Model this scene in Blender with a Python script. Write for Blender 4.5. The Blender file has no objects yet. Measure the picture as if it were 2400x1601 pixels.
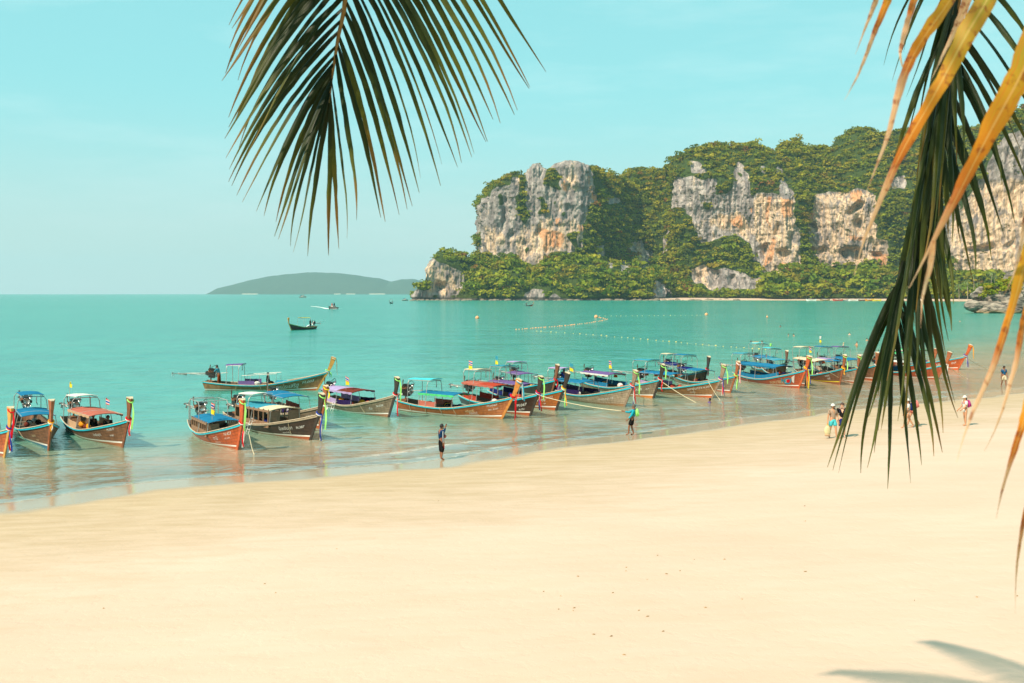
import bpy, math, random
import numpy as np
from mathutils import Vector, Matrix

random.seed(7)
RNG = np.random.default_rng(11)
sc = bpy.context.scene
COL = sc.collection
R = math.radians

# ------------------------------------------------------------------ camera
H = 7.4            # eye height above the water (m)
F = 2333.0         # focal length in units of 1/2400 of the picture's width
HY = 687.5         # height of the true horizon in a 2400 x 1601 picture
cam_d = bpy.data.cameras.new('camera')
cam = bpy.data.objects.new('camera', cam_d); COL.objects.link(cam)
cam.location = (0, 0, H); cam.rotation_euler = (R(90), 0, 0)
cam_d.sensor_width = 36; cam_d.lens = 36 * F / 2400
cam_d.shift_y = (HY - 800.5) / 2400
cam_d.clip_start = 0.1; cam_d.clip_end = 30000
cam_d.dof.use_dof = True; cam_d.dof.focus_distance = 45; cam_d.dof.aperture_fstop = 9
sc.camera = cam

# ------------------------------------------------------------------ light
SUN_DIR = Vector((0.62, 0.66, -0.94)).normalized()      # the way the light travels
el = math.asin(-SUN_DIR.z); az = math.atan2(-SUN_DIR.x, -SUN_DIR.y)
world = bpy.data.worlds.new('World'); sc.world = world; world.use_nodes = True
nt = world.node_tree; nt.nodes.clear()
def wn(t): return nt.nodes.new(t)
out = wn('ShaderNodeOutputWorld'); bg = wn('ShaderNodeBackground'); sky = wn('ShaderNodeTexSky')
sky.sky_type = 'NISHITA'; sky.sun_disc = False
sky.sun_elevation = el; sky.sun_rotation = az
sky.air_density = 1.0; sky.dust_density = 0.6; sky.ozone_density = 1.0
tint = wn('ShaderNodeMix'); tint.data_type = 'RGBA'; tint.blend_type = 'MULTIPLY'; tint.inputs[0].default_value = 1
SKY_TINT = (1.00, 1.12, 0.74, 1)
tint.inputs[7].default_value = SKY_TINT
nt.links.new(sky.outputs[0], tint.inputs[6])
# even, low-contrast sky: pull the sky towards a soft cyan like a hazy tropical sky, plus thin cirrus
soft = wn('ShaderNodeMix'); soft.data_type = 'RGBA'; soft.inputs[0].default_value = 0.72
soft.inputs[7].default_value = (2.75, 7.2, 7.7, 1)
nt.links.new(tint.outputs[2], soft.inputs[6])
tc = wn('ShaderNodeTexCoord'); mp = wn('ShaderNodeMapping'); mp.inputs['Scale'].default_value = (1.6, 1.6, 9.0)
mp.inputs['Rotation'].default_value = (R(6), R(9), 0)
nz = wn('ShaderNodeTexNoise'); nz.inputs['Scale'].default_value = 2.2; nz.inputs['Detail'].default_value = 7; nz.inputs['Roughness'].default_value = .62
rp = wn('ShaderNodeValToRGB'); rp.color_ramp.elements[0].position = .48; rp.color_ramp.elements[1].position = .78
rp.color_ramp.elements[0].color = (0, 0, 0, 1); rp.color_ramp.elements[1].color = (.42, .42, .42, 1)
nt.links.new(tc.outputs['Generated'], mp.inputs[0]); nt.links.new(mp.outputs[0], nz.inputs['Vector']); nt.links.new(nz.outputs[0], rp.inputs[0])
cl = wn('ShaderNodeMix'); cl.data_type = 'RGBA'; cl.inputs[7].default_value = (5.6, 8.0, 8.0, 1)
nt.links.new(rp.outputs[0], cl.inputs[0]); nt.links.new(soft.outputs[2], cl.inputs[6])
hz_s = wn('ShaderNodeSeparateXYZ'); nt.links.new(tc.outputs['Generated'], hz_s.inputs[0])
hr = wn('ShaderNodeValToRGB'); hr.color_ramp.elements[0].position = 0; hr.color_ramp.elements[1].position = .21; hr.color_ramp.elements[0].color = (.72, .72, .72, 1); hr.color_ramp.elements[1].color = (0, 0, 0, 1); hr.color_ramp.interpolation = 'EASE'
nt.links.new(hz_s.outputs[2], hr.inputs[0]); hmx = wn('ShaderNodeMix'); hmx.data_type = 'RGBA'; hmx.inputs[7].default_value = (5.0, 5.7, 5.5, 1)
nt.links.new(hr.outputs[0], hmx.inputs[0]); nt.links.new(cl.outputs[2], hmx.inputs[6]); nt.links.new(hmx.outputs[2], bg.inputs[0]); bg.inputs[1].default_value = 0.094
nt.links.new(bg.outputs[0], out.inputs[0])
sun_d = bpy.data.lights.new('sun', 'SUN'); sun_d.energy = 4.9; sun_d.angle = R(.53); sun_d.color = (1, .85, .68)
sun = bpy.data.objects.new('sun', sun_d); COL.objects.link(sun)
sun.rotation_euler = SUN_DIR.to_track_quat('-Z', 'Y').to_euler(); sun.location = (-60, -60, 120)
sc.view_settings.view_transform = 'Standard'; sc.view_settings.look = 'None'
sc.view_settings.gamma = 1; sc.view_settings.use_curve_mapping = False
sc.view_settings.exposure = 0.46
sc.cycles.max_bounces = 6; sc.cycles.transparent_max_bounces = 12; sc.cycles.volume_bounces = 1
sc.cycles.caustics_reflective = False; sc.cycles.caustics_refractive = False
sc.cycles.sample_clamp_indirect = 4; sc.cycles.use_denoising = True

# ------------------------------------------------------------------ helpers
def WP(px, py, z=0.0, Y=None):
    """a point of the place from where the photograph shows it (2400 px wide), on level z or at depth Y"""
    if Y is None: Y = (H - z) * F / (py - HY)
    return Vector(((px - 1200) / F * Y, Y, H - (py - HY) / F * Y))

def sstep(a, b, x):
    t = np.clip((x - a) / (b - a), 0, 1); return t * t * (3 - 2 * t)

def _hash(ix, iy, iz, seed):
    n = (ix.astype(np.int64) * 73856093) ^ (iy.astype(np.int64) * 19349663) ^ (iz.astype(np.int64) * 83492791) ^ (seed * 2654435761)
    n = (n ^ (n >> 13)) * 1274126177; n &= 0x7fffffff
    n = (n ^ (n >> 16)) & 0xffffff
    return n / float(0xffffff) * 2 - 1
def vnoise(x, y, z, seed=0):
    x, y, z = np.broadcast_arrays(np.asarray(x, float), np.asarray(y, float), np.asarray(z, float))
    fx, fy, fz = np.floor(x), np.floor(y), np.floor(z)
    ux, uy, uz = x - fx, y - fy, z - fz
    ux, uy, uz = [t * t * t * (t * (t * 6 - 15) + 10) for t in (ux, uy, uz)]
    ix, iy, iz = fx.astype(np.int64), fy.astype(np.int64), fz.astype(np.int64)
    r = 0
    for dx in (0, 1):
        for dy in (0, 1):
            for dz in (0, 1):
                r = r + _hash(ix + dx, iy + dy, iz + dz, seed) * (ux if dx else 1 - ux) * (uy if dy else 1 - uy) * (uz if dz else 1 - uz)
    return r
def fbm(x, y, z, oct=4, seed=0, gain=.5, ridged=False):
    a, s, t = 1.0, 0, 0
    for o in range(oct):
        n = vnoise(x * 2 ** o + 17.3 * o, y * 2 ** o - 5.1 * o, z * 2 ** o + 3.7 * o, seed + o)
        if ridged: n = 1 - 2 * np.abs(n) * 1.3
        s = s + a * n; t += a; a *= gain
    return s / t
def inpoly(px, py, poly):
    r = np.zeros(px.shape, bool); n = len(poly)
    for i in range(n):
        x1, y1 = poly[i]; x2, y2 = poly[(i + 1) % n]
        if y1 == y2: continue
        c = ((y1 > py) != (y2 > py)) & (px < (x2 - x1) * (py - y1) / (y2 - y1) + x1)
        r ^= c
    return r

def tag(o, label=None, cat=None, group=None, kind=None):
    if label: o['label'] = label
    if cat: o['category'] = cat
    if group: o['group'] = group
    if kind: o['kind'] = kind
    return o
def empty(name, loc=(0, 0, 0), rz=0, label=None, cat=None, group=None, parent=None):
    o = bpy.data.objects.new(name, None); COL.objects.link(o)
    o.location = loc; o.rotation_euler = (0, 0, rz); o.empty_display_size = .3
    if parent: o.parent = parent
    return tag(o, label, cat, group)
def link(name, me, parent=None):
    o = bpy.data.objects.new(name, me); COL.objects.link(o)
    if parent: o.parent = parent
    return o
def np_mesh(name, V, Fq, mats, attrs=None, smooth=True, mi=None):
    """mesh from numpy arrays: V (n,3), Fq (m,3|4)"""
    me = bpy.data.meshes.new(name); V = np.asarray(V, np.float32); Fq = np.asarray(Fq, np.int32)
    k = Fq.shape[1]
    me.vertices.add(len(V)); me.vertices.foreach_set('co', V.ravel())
    me.loops.add(Fq.size); me.loops.foreach_set('vertex_index', Fq.ravel())
    me.polygons.add(len(Fq)); me.polygons.foreach_set('loop_start', np.arange(0, Fq.size, k, dtype=np.int32))
    me.polygons.foreach_set('loop_total', np.full(len(Fq), k, np.int32))
    me.polygons.foreach_set('use_smooth', np.full(len(Fq), smooth, bool))
    if mi is not None: me.polygons.foreach_set('material_index', mi.astype(np.int32))
    for m in (mats if isinstance(mats, (list, tuple)) else [mats]): me.materials.append(m)
    for an, av in (attrs or {}).items():
        av = np.asarray(av, np.float32)
        if av.ndim == 1:
            a = me.attributes.new(an, 'FLOAT', 'POINT'); a.data.foreach_set('value', av)
        else:
            a = me.attributes.new(an, 'FLOAT_COLOR', 'POINT'); a.data.foreach_set('color', av.ravel())
    me.update(calc_edges=True); me.validate()
    return me
def grid_faces(nr, nc, wrap=False):
    i = np.arange(nr - 1)[:, None] * nc; cc = nc if wrap else nc - 1
    j = np.arange(cc)[None]; j2 = (j + 1) % nc
    return np.stack([i + j, i + j2, i + nc + j2, i + nc + j], -1).reshape(-1, 4)

# node-material helper
class NM:
    def __init__(s, name):
        s.m = bpy.data.materials.new(name); s.m.use_nodes = True; s.t = s.m.node_tree
        s.t.nodes.clear(); s.out = s.n('ShaderNodeOutputMaterial')
    def n(s, t, **kw):
        x = s.t.nodes.new(t)
        for k, v in kw.items(): setattr(x, k, v)
        return x
    def l(s, a, b): s.t.links.new(a, b); return b
    def put(s, sock, v):
        if isinstance(v, bpy.types.NodeSocket): s.t.links.new(v, sock)
        elif isinstance(v, (tuple, list)) and len(v) == 3 and sock.type == 'RGBA': sock.default_value = (*v, 1)
        else: sock.default_value = v
    def math(s, op, a, b=0.0, c=0.0, clamp=False):
        x = s.n('ShaderNodeMath', operation=op, use_clamp=clamp)
        s.put(x.inputs[0], a); s.put(x.inputs[1], b); s.put(x.inputs[2], c); return x.outputs[0]
    def mix(s, f, a, b, mode='MIX'):
        x = s.n('ShaderNodeMix', data_type='RGBA', blend_type=mode); x.clamp_factor = True
        s.put(x.inputs[0], f); s.put(x.inputs[6], a); s.put(x.inputs[7], b); return x.outputs[2]
    def attr(s, name, col=False):
        x = s.n('ShaderNodeAttribute', attribute_name=name); return x.outputs['Color' if col else 'Fac']
    def pos(s, scale=(1, 1, 1), obj=False, rot=(0, 0, 0)):
        if obj: v = s.n('ShaderNodeTexCoord').outputs['Object']
        else: v = s.n('ShaderNodeNewGeometry').outputs['Position']
        x = s.n('ShaderNodeMapping'); x.inputs['Scale'].default_value = scale; x.inputs['Rotation'].default_value = rot
        s.l(v, x.inputs[0]); return x.outputs[0]
    def noise(s, vec, scale=1, detail=4, rough=.5, dist=0):
        x = s.n('ShaderNodeTexNoise'); s.put(x.inputs['Vector'], vec); x.inputs['Scale'].default_value = scale
        x.inputs['Detail'].default_value = detail; x.inputs['Roughness'].default_value = rough; x.inputs['Distortion'].default_value = dist
        return x.outputs[0]
    def ramp(s, f, stops, interp='LINEAR'):
        x = s.n('ShaderNodeValToRGB'); s.put(x.inputs[0], f); r = x.color_ramp; r.interpolation = interp
        while len(r.elements) < len(stops): r.elements.new(.5)
        for e, (p, c) in zip(r.elements, stops):
            e.position = p; e.color = (*c, 1) if isinstance(c, (tuple, list)) else (c, c, c, 1)
        return x.outputs[0]
    def bump(s, h, strength=.5, dist=.1, normal=None):
        x = s.n('ShaderNodeBump'); s.put(x.inputs['Height'], h); x.inputs['Strength'].default_value = strength
        x.inputs['Distance'].default_value = dist
        if normal is not None: s.l(normal, x.inputs['Normal'])
        return x.outputs[0]
    def bsdf(s, color, rough=.6, normal=None, spec=.4, metal=0, **kw):
        x = s.n('ShaderNodeBsdfPrincipled'); s.put(x.inputs['Base Color'], color); s.put(x.inputs['Roughness'], rough)
        x.inputs['Specular IOR Level'].default_value = spec; x.inputs['Metallic'].default_value = metal
        if normal is not None: s.l(normal, x.inputs['Normal'])
        for k, v in kw.items(): s.put(x.inputs[k.replace('_', ' ')], v)
        return x.outputs[0]
    def done(s, sh): s.l(sh, s.out.inputs[0]); return s.m

_simple = {}
def mat(name, color, rough=.6, metal=0, var=.18, spec=.35, scale=9, bump=0):
    """painted / cloth / metal surface with uneven colour"""
    key = (name, tuple(round(c, 3) for c in color), rough)
    if key in _simple: return _simple[key]
    M = NM(name); v = M.pos(obj=True)
    n = M.noise(v, scale, 5, .6)
    c = M.mix(M.ramp(n, [(.3, 0), (.7, 1)]), tuple(x * (1 - var) for x in color), tuple(min(1, x * (1 + var)) for x in color))
    nb = M.bump(M.noise(v, scale * 4, 3), bump, .02) if bump else None
    _simple[key] = M.done(M.bsdf(c, rough, nb, spec, metal)); return _simple[key]

class MB:
    """collects shapes into one mesh"""
    def __init__(s): s.v = []; s.f = []; s.mi = []
    def add(s, vs, fs, m=0):
        o = len(s.v); s.v += [tuple(v) for v in vs]; s.f += [tuple(i + o for i in f) for f in fs]; s.mi += [m] * len(fs); return s
    def box(s, c, d, rot=None, m=0, taper=1.0):
        x, y, z = d[0] / 2, d[1] / 2, d[2] / 2; t = taper
        P = [Vector(p) for p in ((-x, -y, -z), (x, -y, -z), (x, y, -z), (-x, y, -z), (-x * t, -y * t, z), (x * t, -y * t, z), (x * t, y * t, z), (-x * t, y * t, z))]
        if rot is not None: P = [rot @ p for p in P]
        c = Vector(c)
        return s.add([p + c for p in P], [(0, 3, 2, 1), (4, 5, 6, 7), (0, 1, 5, 4), (1, 2, 6, 5), (2, 3, 7, 6), (3, 0, 4, 7)], m)
    def tube(s, pts, r, n=6, m=0, cap=True):
        pts = [Vector(p) for p in pts]; rr = r if isinstance(r, (list, tuple)) else [r] * len(pts)
        V = []; N = len(pts)
        for i, p in enumerate(pts):
            t = (pts[min(i + 1, N - 1)] - pts[max(i - 1, 0)])
            if t.length < 1e-9: t = Vector((0, 0, 1))
            t.normalize(); a = Vector((0, 0, 1)) if abs(t.z) < .9 else Vector((1, 0, 0))
            u = t.cross(a).normalized(); w = t.cross(u)
            for k in range(n):
                q = 2 * math.pi * k / n; V.append(p + (u * math.cos(q) + w * math.sin(q)) * rr[i])
        fs = [(i * n + k, i * n + (k + 1) % n, (i + 1) * n + (k + 1) % n, (i + 1) * n + k) for i in range(N - 1) for k in range(n)]
        if cap: fs += [tuple(range(n)), tuple((N - 1) * n + k for k in reversed(range(n)))]
        return s.add(V, fs, m)
    def ball(s, c, r, nu=10, nv=7, m=0, rot=None):
        r = Vector((r, r, r)) if isinstance(r, (int, float)) else Vector(r); c = Vector(c); V = []
        for j in range(nv + 1):
            th = math.pi * j / nv
            for k in range(nu):
                ph = 2 * math.pi * k / nu
                p = Vector((r.x * math.sin(th) * math.cos(ph), r.y * math.sin(th) * math.sin(ph), r.z * math.cos(th)))
                if rot is not None: p = rot @ p
                V.append(c + p)
        return s.add(V, [(j * nu + k, (j + 1) * nu + k, (j + 1) * nu + (k + 1) % nu, j * nu + (k + 1) % nu) for j in range(nv) for k in range(nu)], m)
    def strip(s, A, B, th=.004, m=0):
        """a ribbon of cloth between two rails, with thickness"""
        A = [Vector(a) for a in A]; B = [Vector(b) for b in B]; n = len(A); V = []
        for i in range(n):
            t = A[min(i + 1, n - 1)] - A[max(i - 1, 0)]; w = B[i] - A[i]; nn = t.cross(w)
            nn = nn.normalized() * th / 2 if nn.length > 1e-9 else Vector((0, 0, th / 2))
            V += [A[i] + nn, B[i] + nn, B[i] - nn, A[i] - nn]
        fs = [(i * 4 + k, i * 4 + (k + 1) % 4, i * 4 + 4 + (k + 1) % 4, i * 4 + 4 + k) for i in range(n - 1) for k in range(4)]
        fs += [(3, 2, 1, 0), tuple((n - 1) * 4 + k for k in range(4))]
        return s.add(V, fs, m)
    def build(s, name, mats, parent=None, smooth=False):
        me = bpy.data.meshes.new(name); me.from_pydata(s.v, [], s.f)
        for m in (mats if isinstance(mats, (list, tuple)) else [mats]): me.materials.append(m)
        if len(me.materials) > 1: me.polygons.foreach_set('material_index', s.mi)
        if smooth: me.polygons.foreach_set('use_smooth', [True] * len(me.polygons))
        me.update(); return link(name, me, parent)
# ------------------------------------------------------------------ shoreline
near_px = [(0, 1182), (330, 1136), (470, 1124), (755, 1102), (970, 1085), (1266, 1042), (1531, 1010), (1735, 981), (1940, 958), (2100, 941), (2260, 926), (2400, 912)]
shore = [(-3000, -900), (-400, -70), (-120, -4), (-60, 14), (-33, 25.5)]
for p in near_px:
    w = WP(*p); shore.append((w.x, w.y))
shore += [(60, 96), (95, 128), (150, 190), (215, 290), (300, 430), (390, 620), (440, 800), (440, 860), (420, 900), (370, 960), (300, 1018), (230, 1042), (110, 1046), (60, 1046), (-20, 1046), (-85, 1048), (-100, 1056), (-104, 1080), (-80, 1140), (-20, 1300), (200, 1800), (900, 2600), (2200, 3500), (6000, 5000)]
SH = np.array(shore, float)
LAND = [tuple(p) for p in shore] + [(9500, -9500), (-9500, -9500), (-9500, -2600)]
def shore_d(X, Y):
    """signed distance to the water's edge, positive on land"""
    X = np.asarray(X, float); Y = np.asarray(Y, float); best = np.full(X.shape, 1e9)
    for (x1, y1), (x2, y2) in zip(SH[:-1], SH[1:]):
        dx, dy = x2 - x1, y2 - y1; t = np.clip(((X - x1) * dx + (Y - y1) * dy) / (dx * dx + dy * dy), 0, 1)
        best = np.minimum(best, np.hypot(X - x1 - t * dx, Y - y1 - t * dy))
    ins = inpoly(X, Y, LAND)
    d = np.where(ins, best, -best)
    return d + .35 * vnoise(X * .13, Y * .13, 0, 3) + .18 * vnoise(X * .5, Y * .5, 0, 4)
def ground_z(X, Y, d=None):
    if d is None: d = shore_d(X, Y)
    far = sstep(200, 500, np.asarray(Y, float))
    rise = np.where(d > 0, .034 * np.minimum(d, 45) + .012 * np.maximum(d - 45, 0).clip(0, 200), 0)
    rat = np.asarray(X, float) / np.maximum(np.asarray(Y, float), 5)
    sl = .068 - .042 * sstep(.02, .42, rat)
    dep = -np.minimum(sl * np.maximum(-d, 0), 6)
    und = .022 * fbm(X * .35, Y * .35, 0, 3, 8) * sstep(1.5, 7, d) * (1 - far)
    return np.where(d > 0, rise, dep) + und
def gz(x, y): return float(ground_z(np.array([x]), np.array([y]))[0])

def polar(radii, ang):
    Rr, A = np.meshgrid(radii, ang, indexing='ij'); return Rr * np.sin(A), Rr * np.cos(A)
ang = np.concatenate([np.radians(np.arange(-180, -34, 4)), np.radians(np.arange(-34, 38, .2)), np.radians(np.arange(38, 180, 4))])
def geo(a, b, q):
    n = int(math.ceil(math.log(b / a) / math.log(q))); return a * (b / a) ** (np.arange(n) / n)
rad = np.concatenate([[.5, 2, 5, 9], geo(13, 140, 1.010), geo(140, 9300, 1.035), [9300]])
X, Y = polar(rad, ang); D = shore_d(X, Y); Z = ground_z(X, Y, D)
V = np.stack([X, Y, Z], -1).reshape(-1, 3)

M = NM('beach_sand')
d = M.attr('shore'); v = M.pos()
n1 = M.noise(M.pos((.12, .3, .3), rot=(0, 0, R(-28))), 1, 6, .62); n2 = M.noise(M.pos((.55, 2.2, 1), rot=(0, 0, R(-28))), 1, 6, .6); n3 = M.noise(v, 38, 5, .7)
dry = M.mix(M.ramp(n1, [(.34, 0), (.66, 1)]), (.575, .400, .295), (.625, .442, .335))
dry = M.mix(M.math('MULTIPLY', M.ramp(n2, [(.40, 1), (.58, 0)]), .16), dry, (.49, .345, .22))
dry = M.mix(M.math('MULTIPLY', M.ramp(n3, [(.30, 1), (.5, 0)]), .18), dry, (.48, .35, .22))
damp = M.mix(M.ramp(n2, [(.35, 0), (.65, 1)]), (.44, .30, .175), (.51, .36, .225))
dd = M.math('ADD', d, M.math('MULTIPLY', M.math('SUBTRACT', n1, .5), 9.0))
dd = M.math('ADD', dd, M.math('MULTIPLY', M.math('SUBTRACT', n2, .5), 7.0))
fd = M.n('ShaderNodeMapRange'); M.put(fd.inputs[0], dd); fd.inputs[1].default_value = 4.0; fd.inputs[2].default_value = 15; 
c = M.mix(fd.outputs[0], damp, dry)
dw = M.math('ADD', d, M.math('MULTIPLY', M.math('SUBTRACT', M.noise(M.pos((.3, .3, .3)), 1, 3), .5), 1.6))
fw = M.n('ShaderNodeMapRange', interpolation_type='SMOOTHSTEP'); M.put(fw.inputs[0], dw); fw.inputs[1].default_value = 1.7; fw.inputs[2].default_value = 2.7
wetc = M.mix(n1, (.38, .27, .175), (.42, .305, .20))
c = M.mix(fw.outputs[0], wetc, c)
bed = M.n('ShaderNodeMapRange'); M.put(bed.inputs[0], d); bed.inputs[1].default_value = -1; bed.inputs[2].default_value = -90
c = M.mix(bed.outputs[0], c, (.34, .36, .25))
rough = M.n('ShaderNodeMapRange'); M.put(rough.inputs[0], fw.outputs[0]); rough.inputs[3].default_value = .14; rough.inputs[4].default_value = .95
foot = M.noise(M.pos((1, 1, 1)), 3.2, 3, .55); fine = M.noise(v, 55, 3, .6)
wavy = M.n('ShaderNodeTexWave'); M.put(wavy.inputs['Vector'], M.pos((1, 1, 1), rot=(0, 0, R(62)))); wavy.inputs['Scale'].default_value = .8
wavy.inputs['Distortion'].default_value = 9; wavy.inputs['Detail'].default_value = 4; wavy.inputs['Detail Scale'].default_value = .6
hh = M.math('ADD', M.math('MULTIPLY', M.ramp(foot, [(.30, 0), (.5, 1)]), .012), M.math('MULTIPLY', fine, .004))
hh = M.math('ADD', hh, M.math('MULTIPLY', wavy.outputs[1], .002))
hh = M.math('MULTIPLY', hh, fw.outputs[0])
nb = M.bump(hh, .55, 1.0)
sand_mat = M.done(M.bsdf(c, rough.outputs[0], nb, .5))
me = np_mesh('beach', V, grid_faces(len(rad), len(ang), True)[:, ::-1], sand_mat, {'shore': D.ravel()})
beach = link('beach', me); tag(beach, kind='structure', label='pale cream sand beach sloping into a turquoise bay')

# ------------------------------------------------------------------ sea
rad = np.concatenate([geo(22, 150, 1.0062), geo(150, 9300, 1.03), [9300]])
ang2 = np.concatenate([np.radians(np.arange(-180, -34, 4)), np.radians(np.arange(-34, 38, .22)), np.radians(np.arange(38, 180, 4))])
X, Y = polar(rad, ang2); D = shore_d(X, Y); G = ground_z(X, Y, D)
m = -D; along = X * .83 + Y * .55
amp = .5 + .5 * sstep(-.35, .3, vnoise(along * .09, 0, 0, 21))
def crest(pos, w, a): 
    c = pos + .5 * vnoise(along * .12, pos, 0, 31)
    q = (m - c) / w
    return a * np.exp(-np.where(q < 0, (q * 2.6) ** 2, q * q))
c1_, c2_ = crest(.35, .8, 1) * (.5 + .5 * amp), crest(2.2, 1.0, 1) * amp
CR = np.maximum(c1_, c2_)
Z = .07 * c1_ + .085 * c2_ + crest(6.2, 1.6, .04) * (1.2 - amp)
Z += .014 * fbm(X * .5, Y * .9, 0, 3, 40) * sstep(1.5, 8, m) * (1 - sstep(120, 300, Y))
V = np.stack([X, Y, Z], -1).reshape(-1, 3)
fq = grid_faces(len(rad), len(ang2), True)[:, ::-1]
dm = D.ravel()[fq].min(1); fq = fq[dm < .9]
used = np.zeros(len(V), bool); used[fq.ravel()] = True; idx = np.cumsum(used) - 1
V = V[used]; fq = idx[fq]; depth = np.maximum(0, (Z - G)).ravel()[used]; shr = (-D).ravel()[used]; crs = CR.ravel()[used]
M = NM('sea_water')
dep = M.attr('depth'); shr_a = M.attr('shore')
geoN = M.n('ShaderNodeNewGeometry').outputs['Position']
v1 = M.pos((1, 1, 1))
r1 = M.noise(M.pos((.75, 1.9, 1), rot=(0, 0, R(-18))), 1.6, 4, .55, .3)
r2 = M.noise(M.pos((.25, .8, 1), rot=(0, 0, R(-10))), .9, 4, .55, .4)
r3 = M.noise(M.pos((.03, .11, 1)), 1.0, 4, .6, .5)
r4 = M.noise(M.pos((.0035, .014, 1)), 1.0, 5, .55, .6)
cdn = M.n('ShaderNodeCameraData') if False else None
hgt = M.math('ADD', M.math('MULTIPLY', r1, .045), M.math('MULTIPLY', r2, .16))
hgt = M.math('ADD', hgt, M.math('ADD', M.math('MULTIPLY', r3, .5), M.math('MULTIPLY', M.noise(M.pos((.55, .26, 1), rot=(0, 0, R(-8))), 1.0, 3, .6, .4), .22)))
# ripples calm down in the last shallow metres
calm = M.n('ShaderNodeMapRange'); M.put(calm.inputs[0], dep); calm.inputs[1].default_value = 0.0; calm.inputs[2].default_value = .9; calm.inputs[3].default_value = .30; calm.inputs[4].default_value = 1
nb = M.bump(M.math('MULTIPLY', hgt, calm.outputs[0]), 1.0, 1.0)
sepY = M.n('ShaderNodeSeparateXYZ'); M.l(geoN, sepY.inputs[0])
body = M.ramp(M.math('DIVIDE', dep, 5.0), [(0, (.56, .43, .29)), (.06, (.45, .37, .245)), (.125, (.27, .325, .215)), (.22, (.080, .315, .235)), (.45, (.042, .305, .235)), (1, (.028, .28, .225))])
r5 = M.noise(M.pos((.55, .26, 1), rot=(0, 0, R(-8))), 1.0, 4, .6, .4); r6 = M.noise(M.pos((.13, .06, 1)), 1.0, 4, .6, .4)
body = M.mix(M.math('MULTIPLY', M.ramp(r5, [(.36, 1), (.52, 0)]), .6), body, M.mix(1, body, (.62, .78, .80), 'MULTIPLY'))
body = M.mix(M.math('MULTIPLY', M.ramp(r6, [(.36, 1), (.54, 0)]), .7), body, M.mix(1, body, (.66, .80, .84), 'MULTIPLY'))
body = M.mix(M.math('MULTIPLY', M.ramp(r5, [(.54, 0), (.66, 1)]), .35), body, M.mix(1, body, (1.7, 1.15, 1.12), 'MULTIPLY'))
streak = M.ramp(r3, [(.34, 0), (.66, 1)])
body = M.mix(M.math('MULTIPLY', streak, .38), body, M.mix(1, body, (.72, .80, .82), 'MULTIPLY'))
body = M.mix(M.math('MULTIPLY', M.ramp(r4, [(.46, 0), (.64, 1)]), .5), body, M.mix(1, body, (2.0, 1.22, 1.18), 'MULTIPLY'))
body = M.mix(M.math('MULTIPLY', M.ramp(r1, [(.36, 1), (.5, 0)]), .45), body, M.mix(1, body, (.70, .80, .82), 'MULTIPLY'))
body = M.mix(M.math('MULTIPLY', M.ramp(r2, [(.34, 1), (.5, 0)]), .45), body, M.mix(1, body, (.72, .82, .84), 'MULTIPLY'))
turb = M.math('SUBTRACT', 1.0, M.math('POWER', 2.718, M.math('MULTIPLY', dep, -3.0)))
dif = M.n('ShaderNodeBsdfDiffuse'); M.put(dif.inputs[0], body)
tr = M.n('ShaderNodeBsdfTransparent'); M.put(tr.inputs[0], M.ramp(M.math('MULTIPLY', dep, 1.2), [(0, (1, 1, 1)), (.25, (.90, .93, .86)), (1, (.62, .88, .72))]))
mx = M.n('ShaderNodeMixShader'); M.put(mx.inputs[0], turb); M.l(tr.outputs[0], mx.inputs[1]); M.l(dif.outputs[0], mx.inputs[2])
gl = M.n('ShaderNodeBsdfGlossy'); gl.inputs['Roughness'].default_value = .10; gl.inputs['Color'].default_value = (1, 1, 1, 1); M.l(nb, gl.inputs['Normal'])
fr = M.n('ShaderNodeFresnel'); fr.inputs['IOR'].default_value = 1.33; M.l(nb, fr.inputs['Normal'])
cap = M.math('MINIMUM', M.math('MULTIPLY', fr.outputs[0], 1.0), .42)
film = M.n('ShaderNodeMapRange'); M.put(film.inputs[0], dep); film.inputs[1].default_value = 0; film.inputs[2].default_value = .03
cap = M.math('MULTIPLY', cap, film.outputs[0])
m2 = M.n('ShaderNodeMixShader'); M.put(m2.inputs[0], cap); M.l(mx.outputs[0], m2.inputs[1]); M.l(gl.outputs[0], m2.inputs[2])
# thin line of foam where the water ends and along the little breakers
fo = M.noise(M.pos((1, 1, 1)), 2.6, 5, .65)
fl = M.math('MULTIPLY', M.ramp(dep, [(0, 0), (.012, 1), (.03, .6), (.055, 0)]), M.ramp(fo, [(.40, 0), (.62, 1)]))
fl = M.math('MULTIPLY', fl, .22)
fl = M.math('MAXIMUM', fl, M.math('MULTIPLY', M.ramp(M.attr('crest'), [(.80, 0), (.95, .3)]), M.ramp(M.noise(M.pos((1, 1, 1)), 1.3, 5, .65), [(.44, 0), (.60, 1)])))
foam = M.n('ShaderNodeBsdfDiffuse'); foam.inputs[0].default_value = (.86, .80, .68, 1)
m3 = M.n('ShaderNodeMixShader'); M.put(m3.inputs[0], fl); M.l(m2.outputs[0], m3.inputs[1]); M.l(foam.outputs[0], m3.inputs[2])
water_mat = M.done(m3.outputs[0])
sea = link('sea_water', np_mesh('sea_water', V, fq, water_mat, {'depth': depth, 'shore': shr, 'crest': crs}))
tag(sea, kind='structure', label='calm turquoise sea, clear and sandy at the edge')
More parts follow.
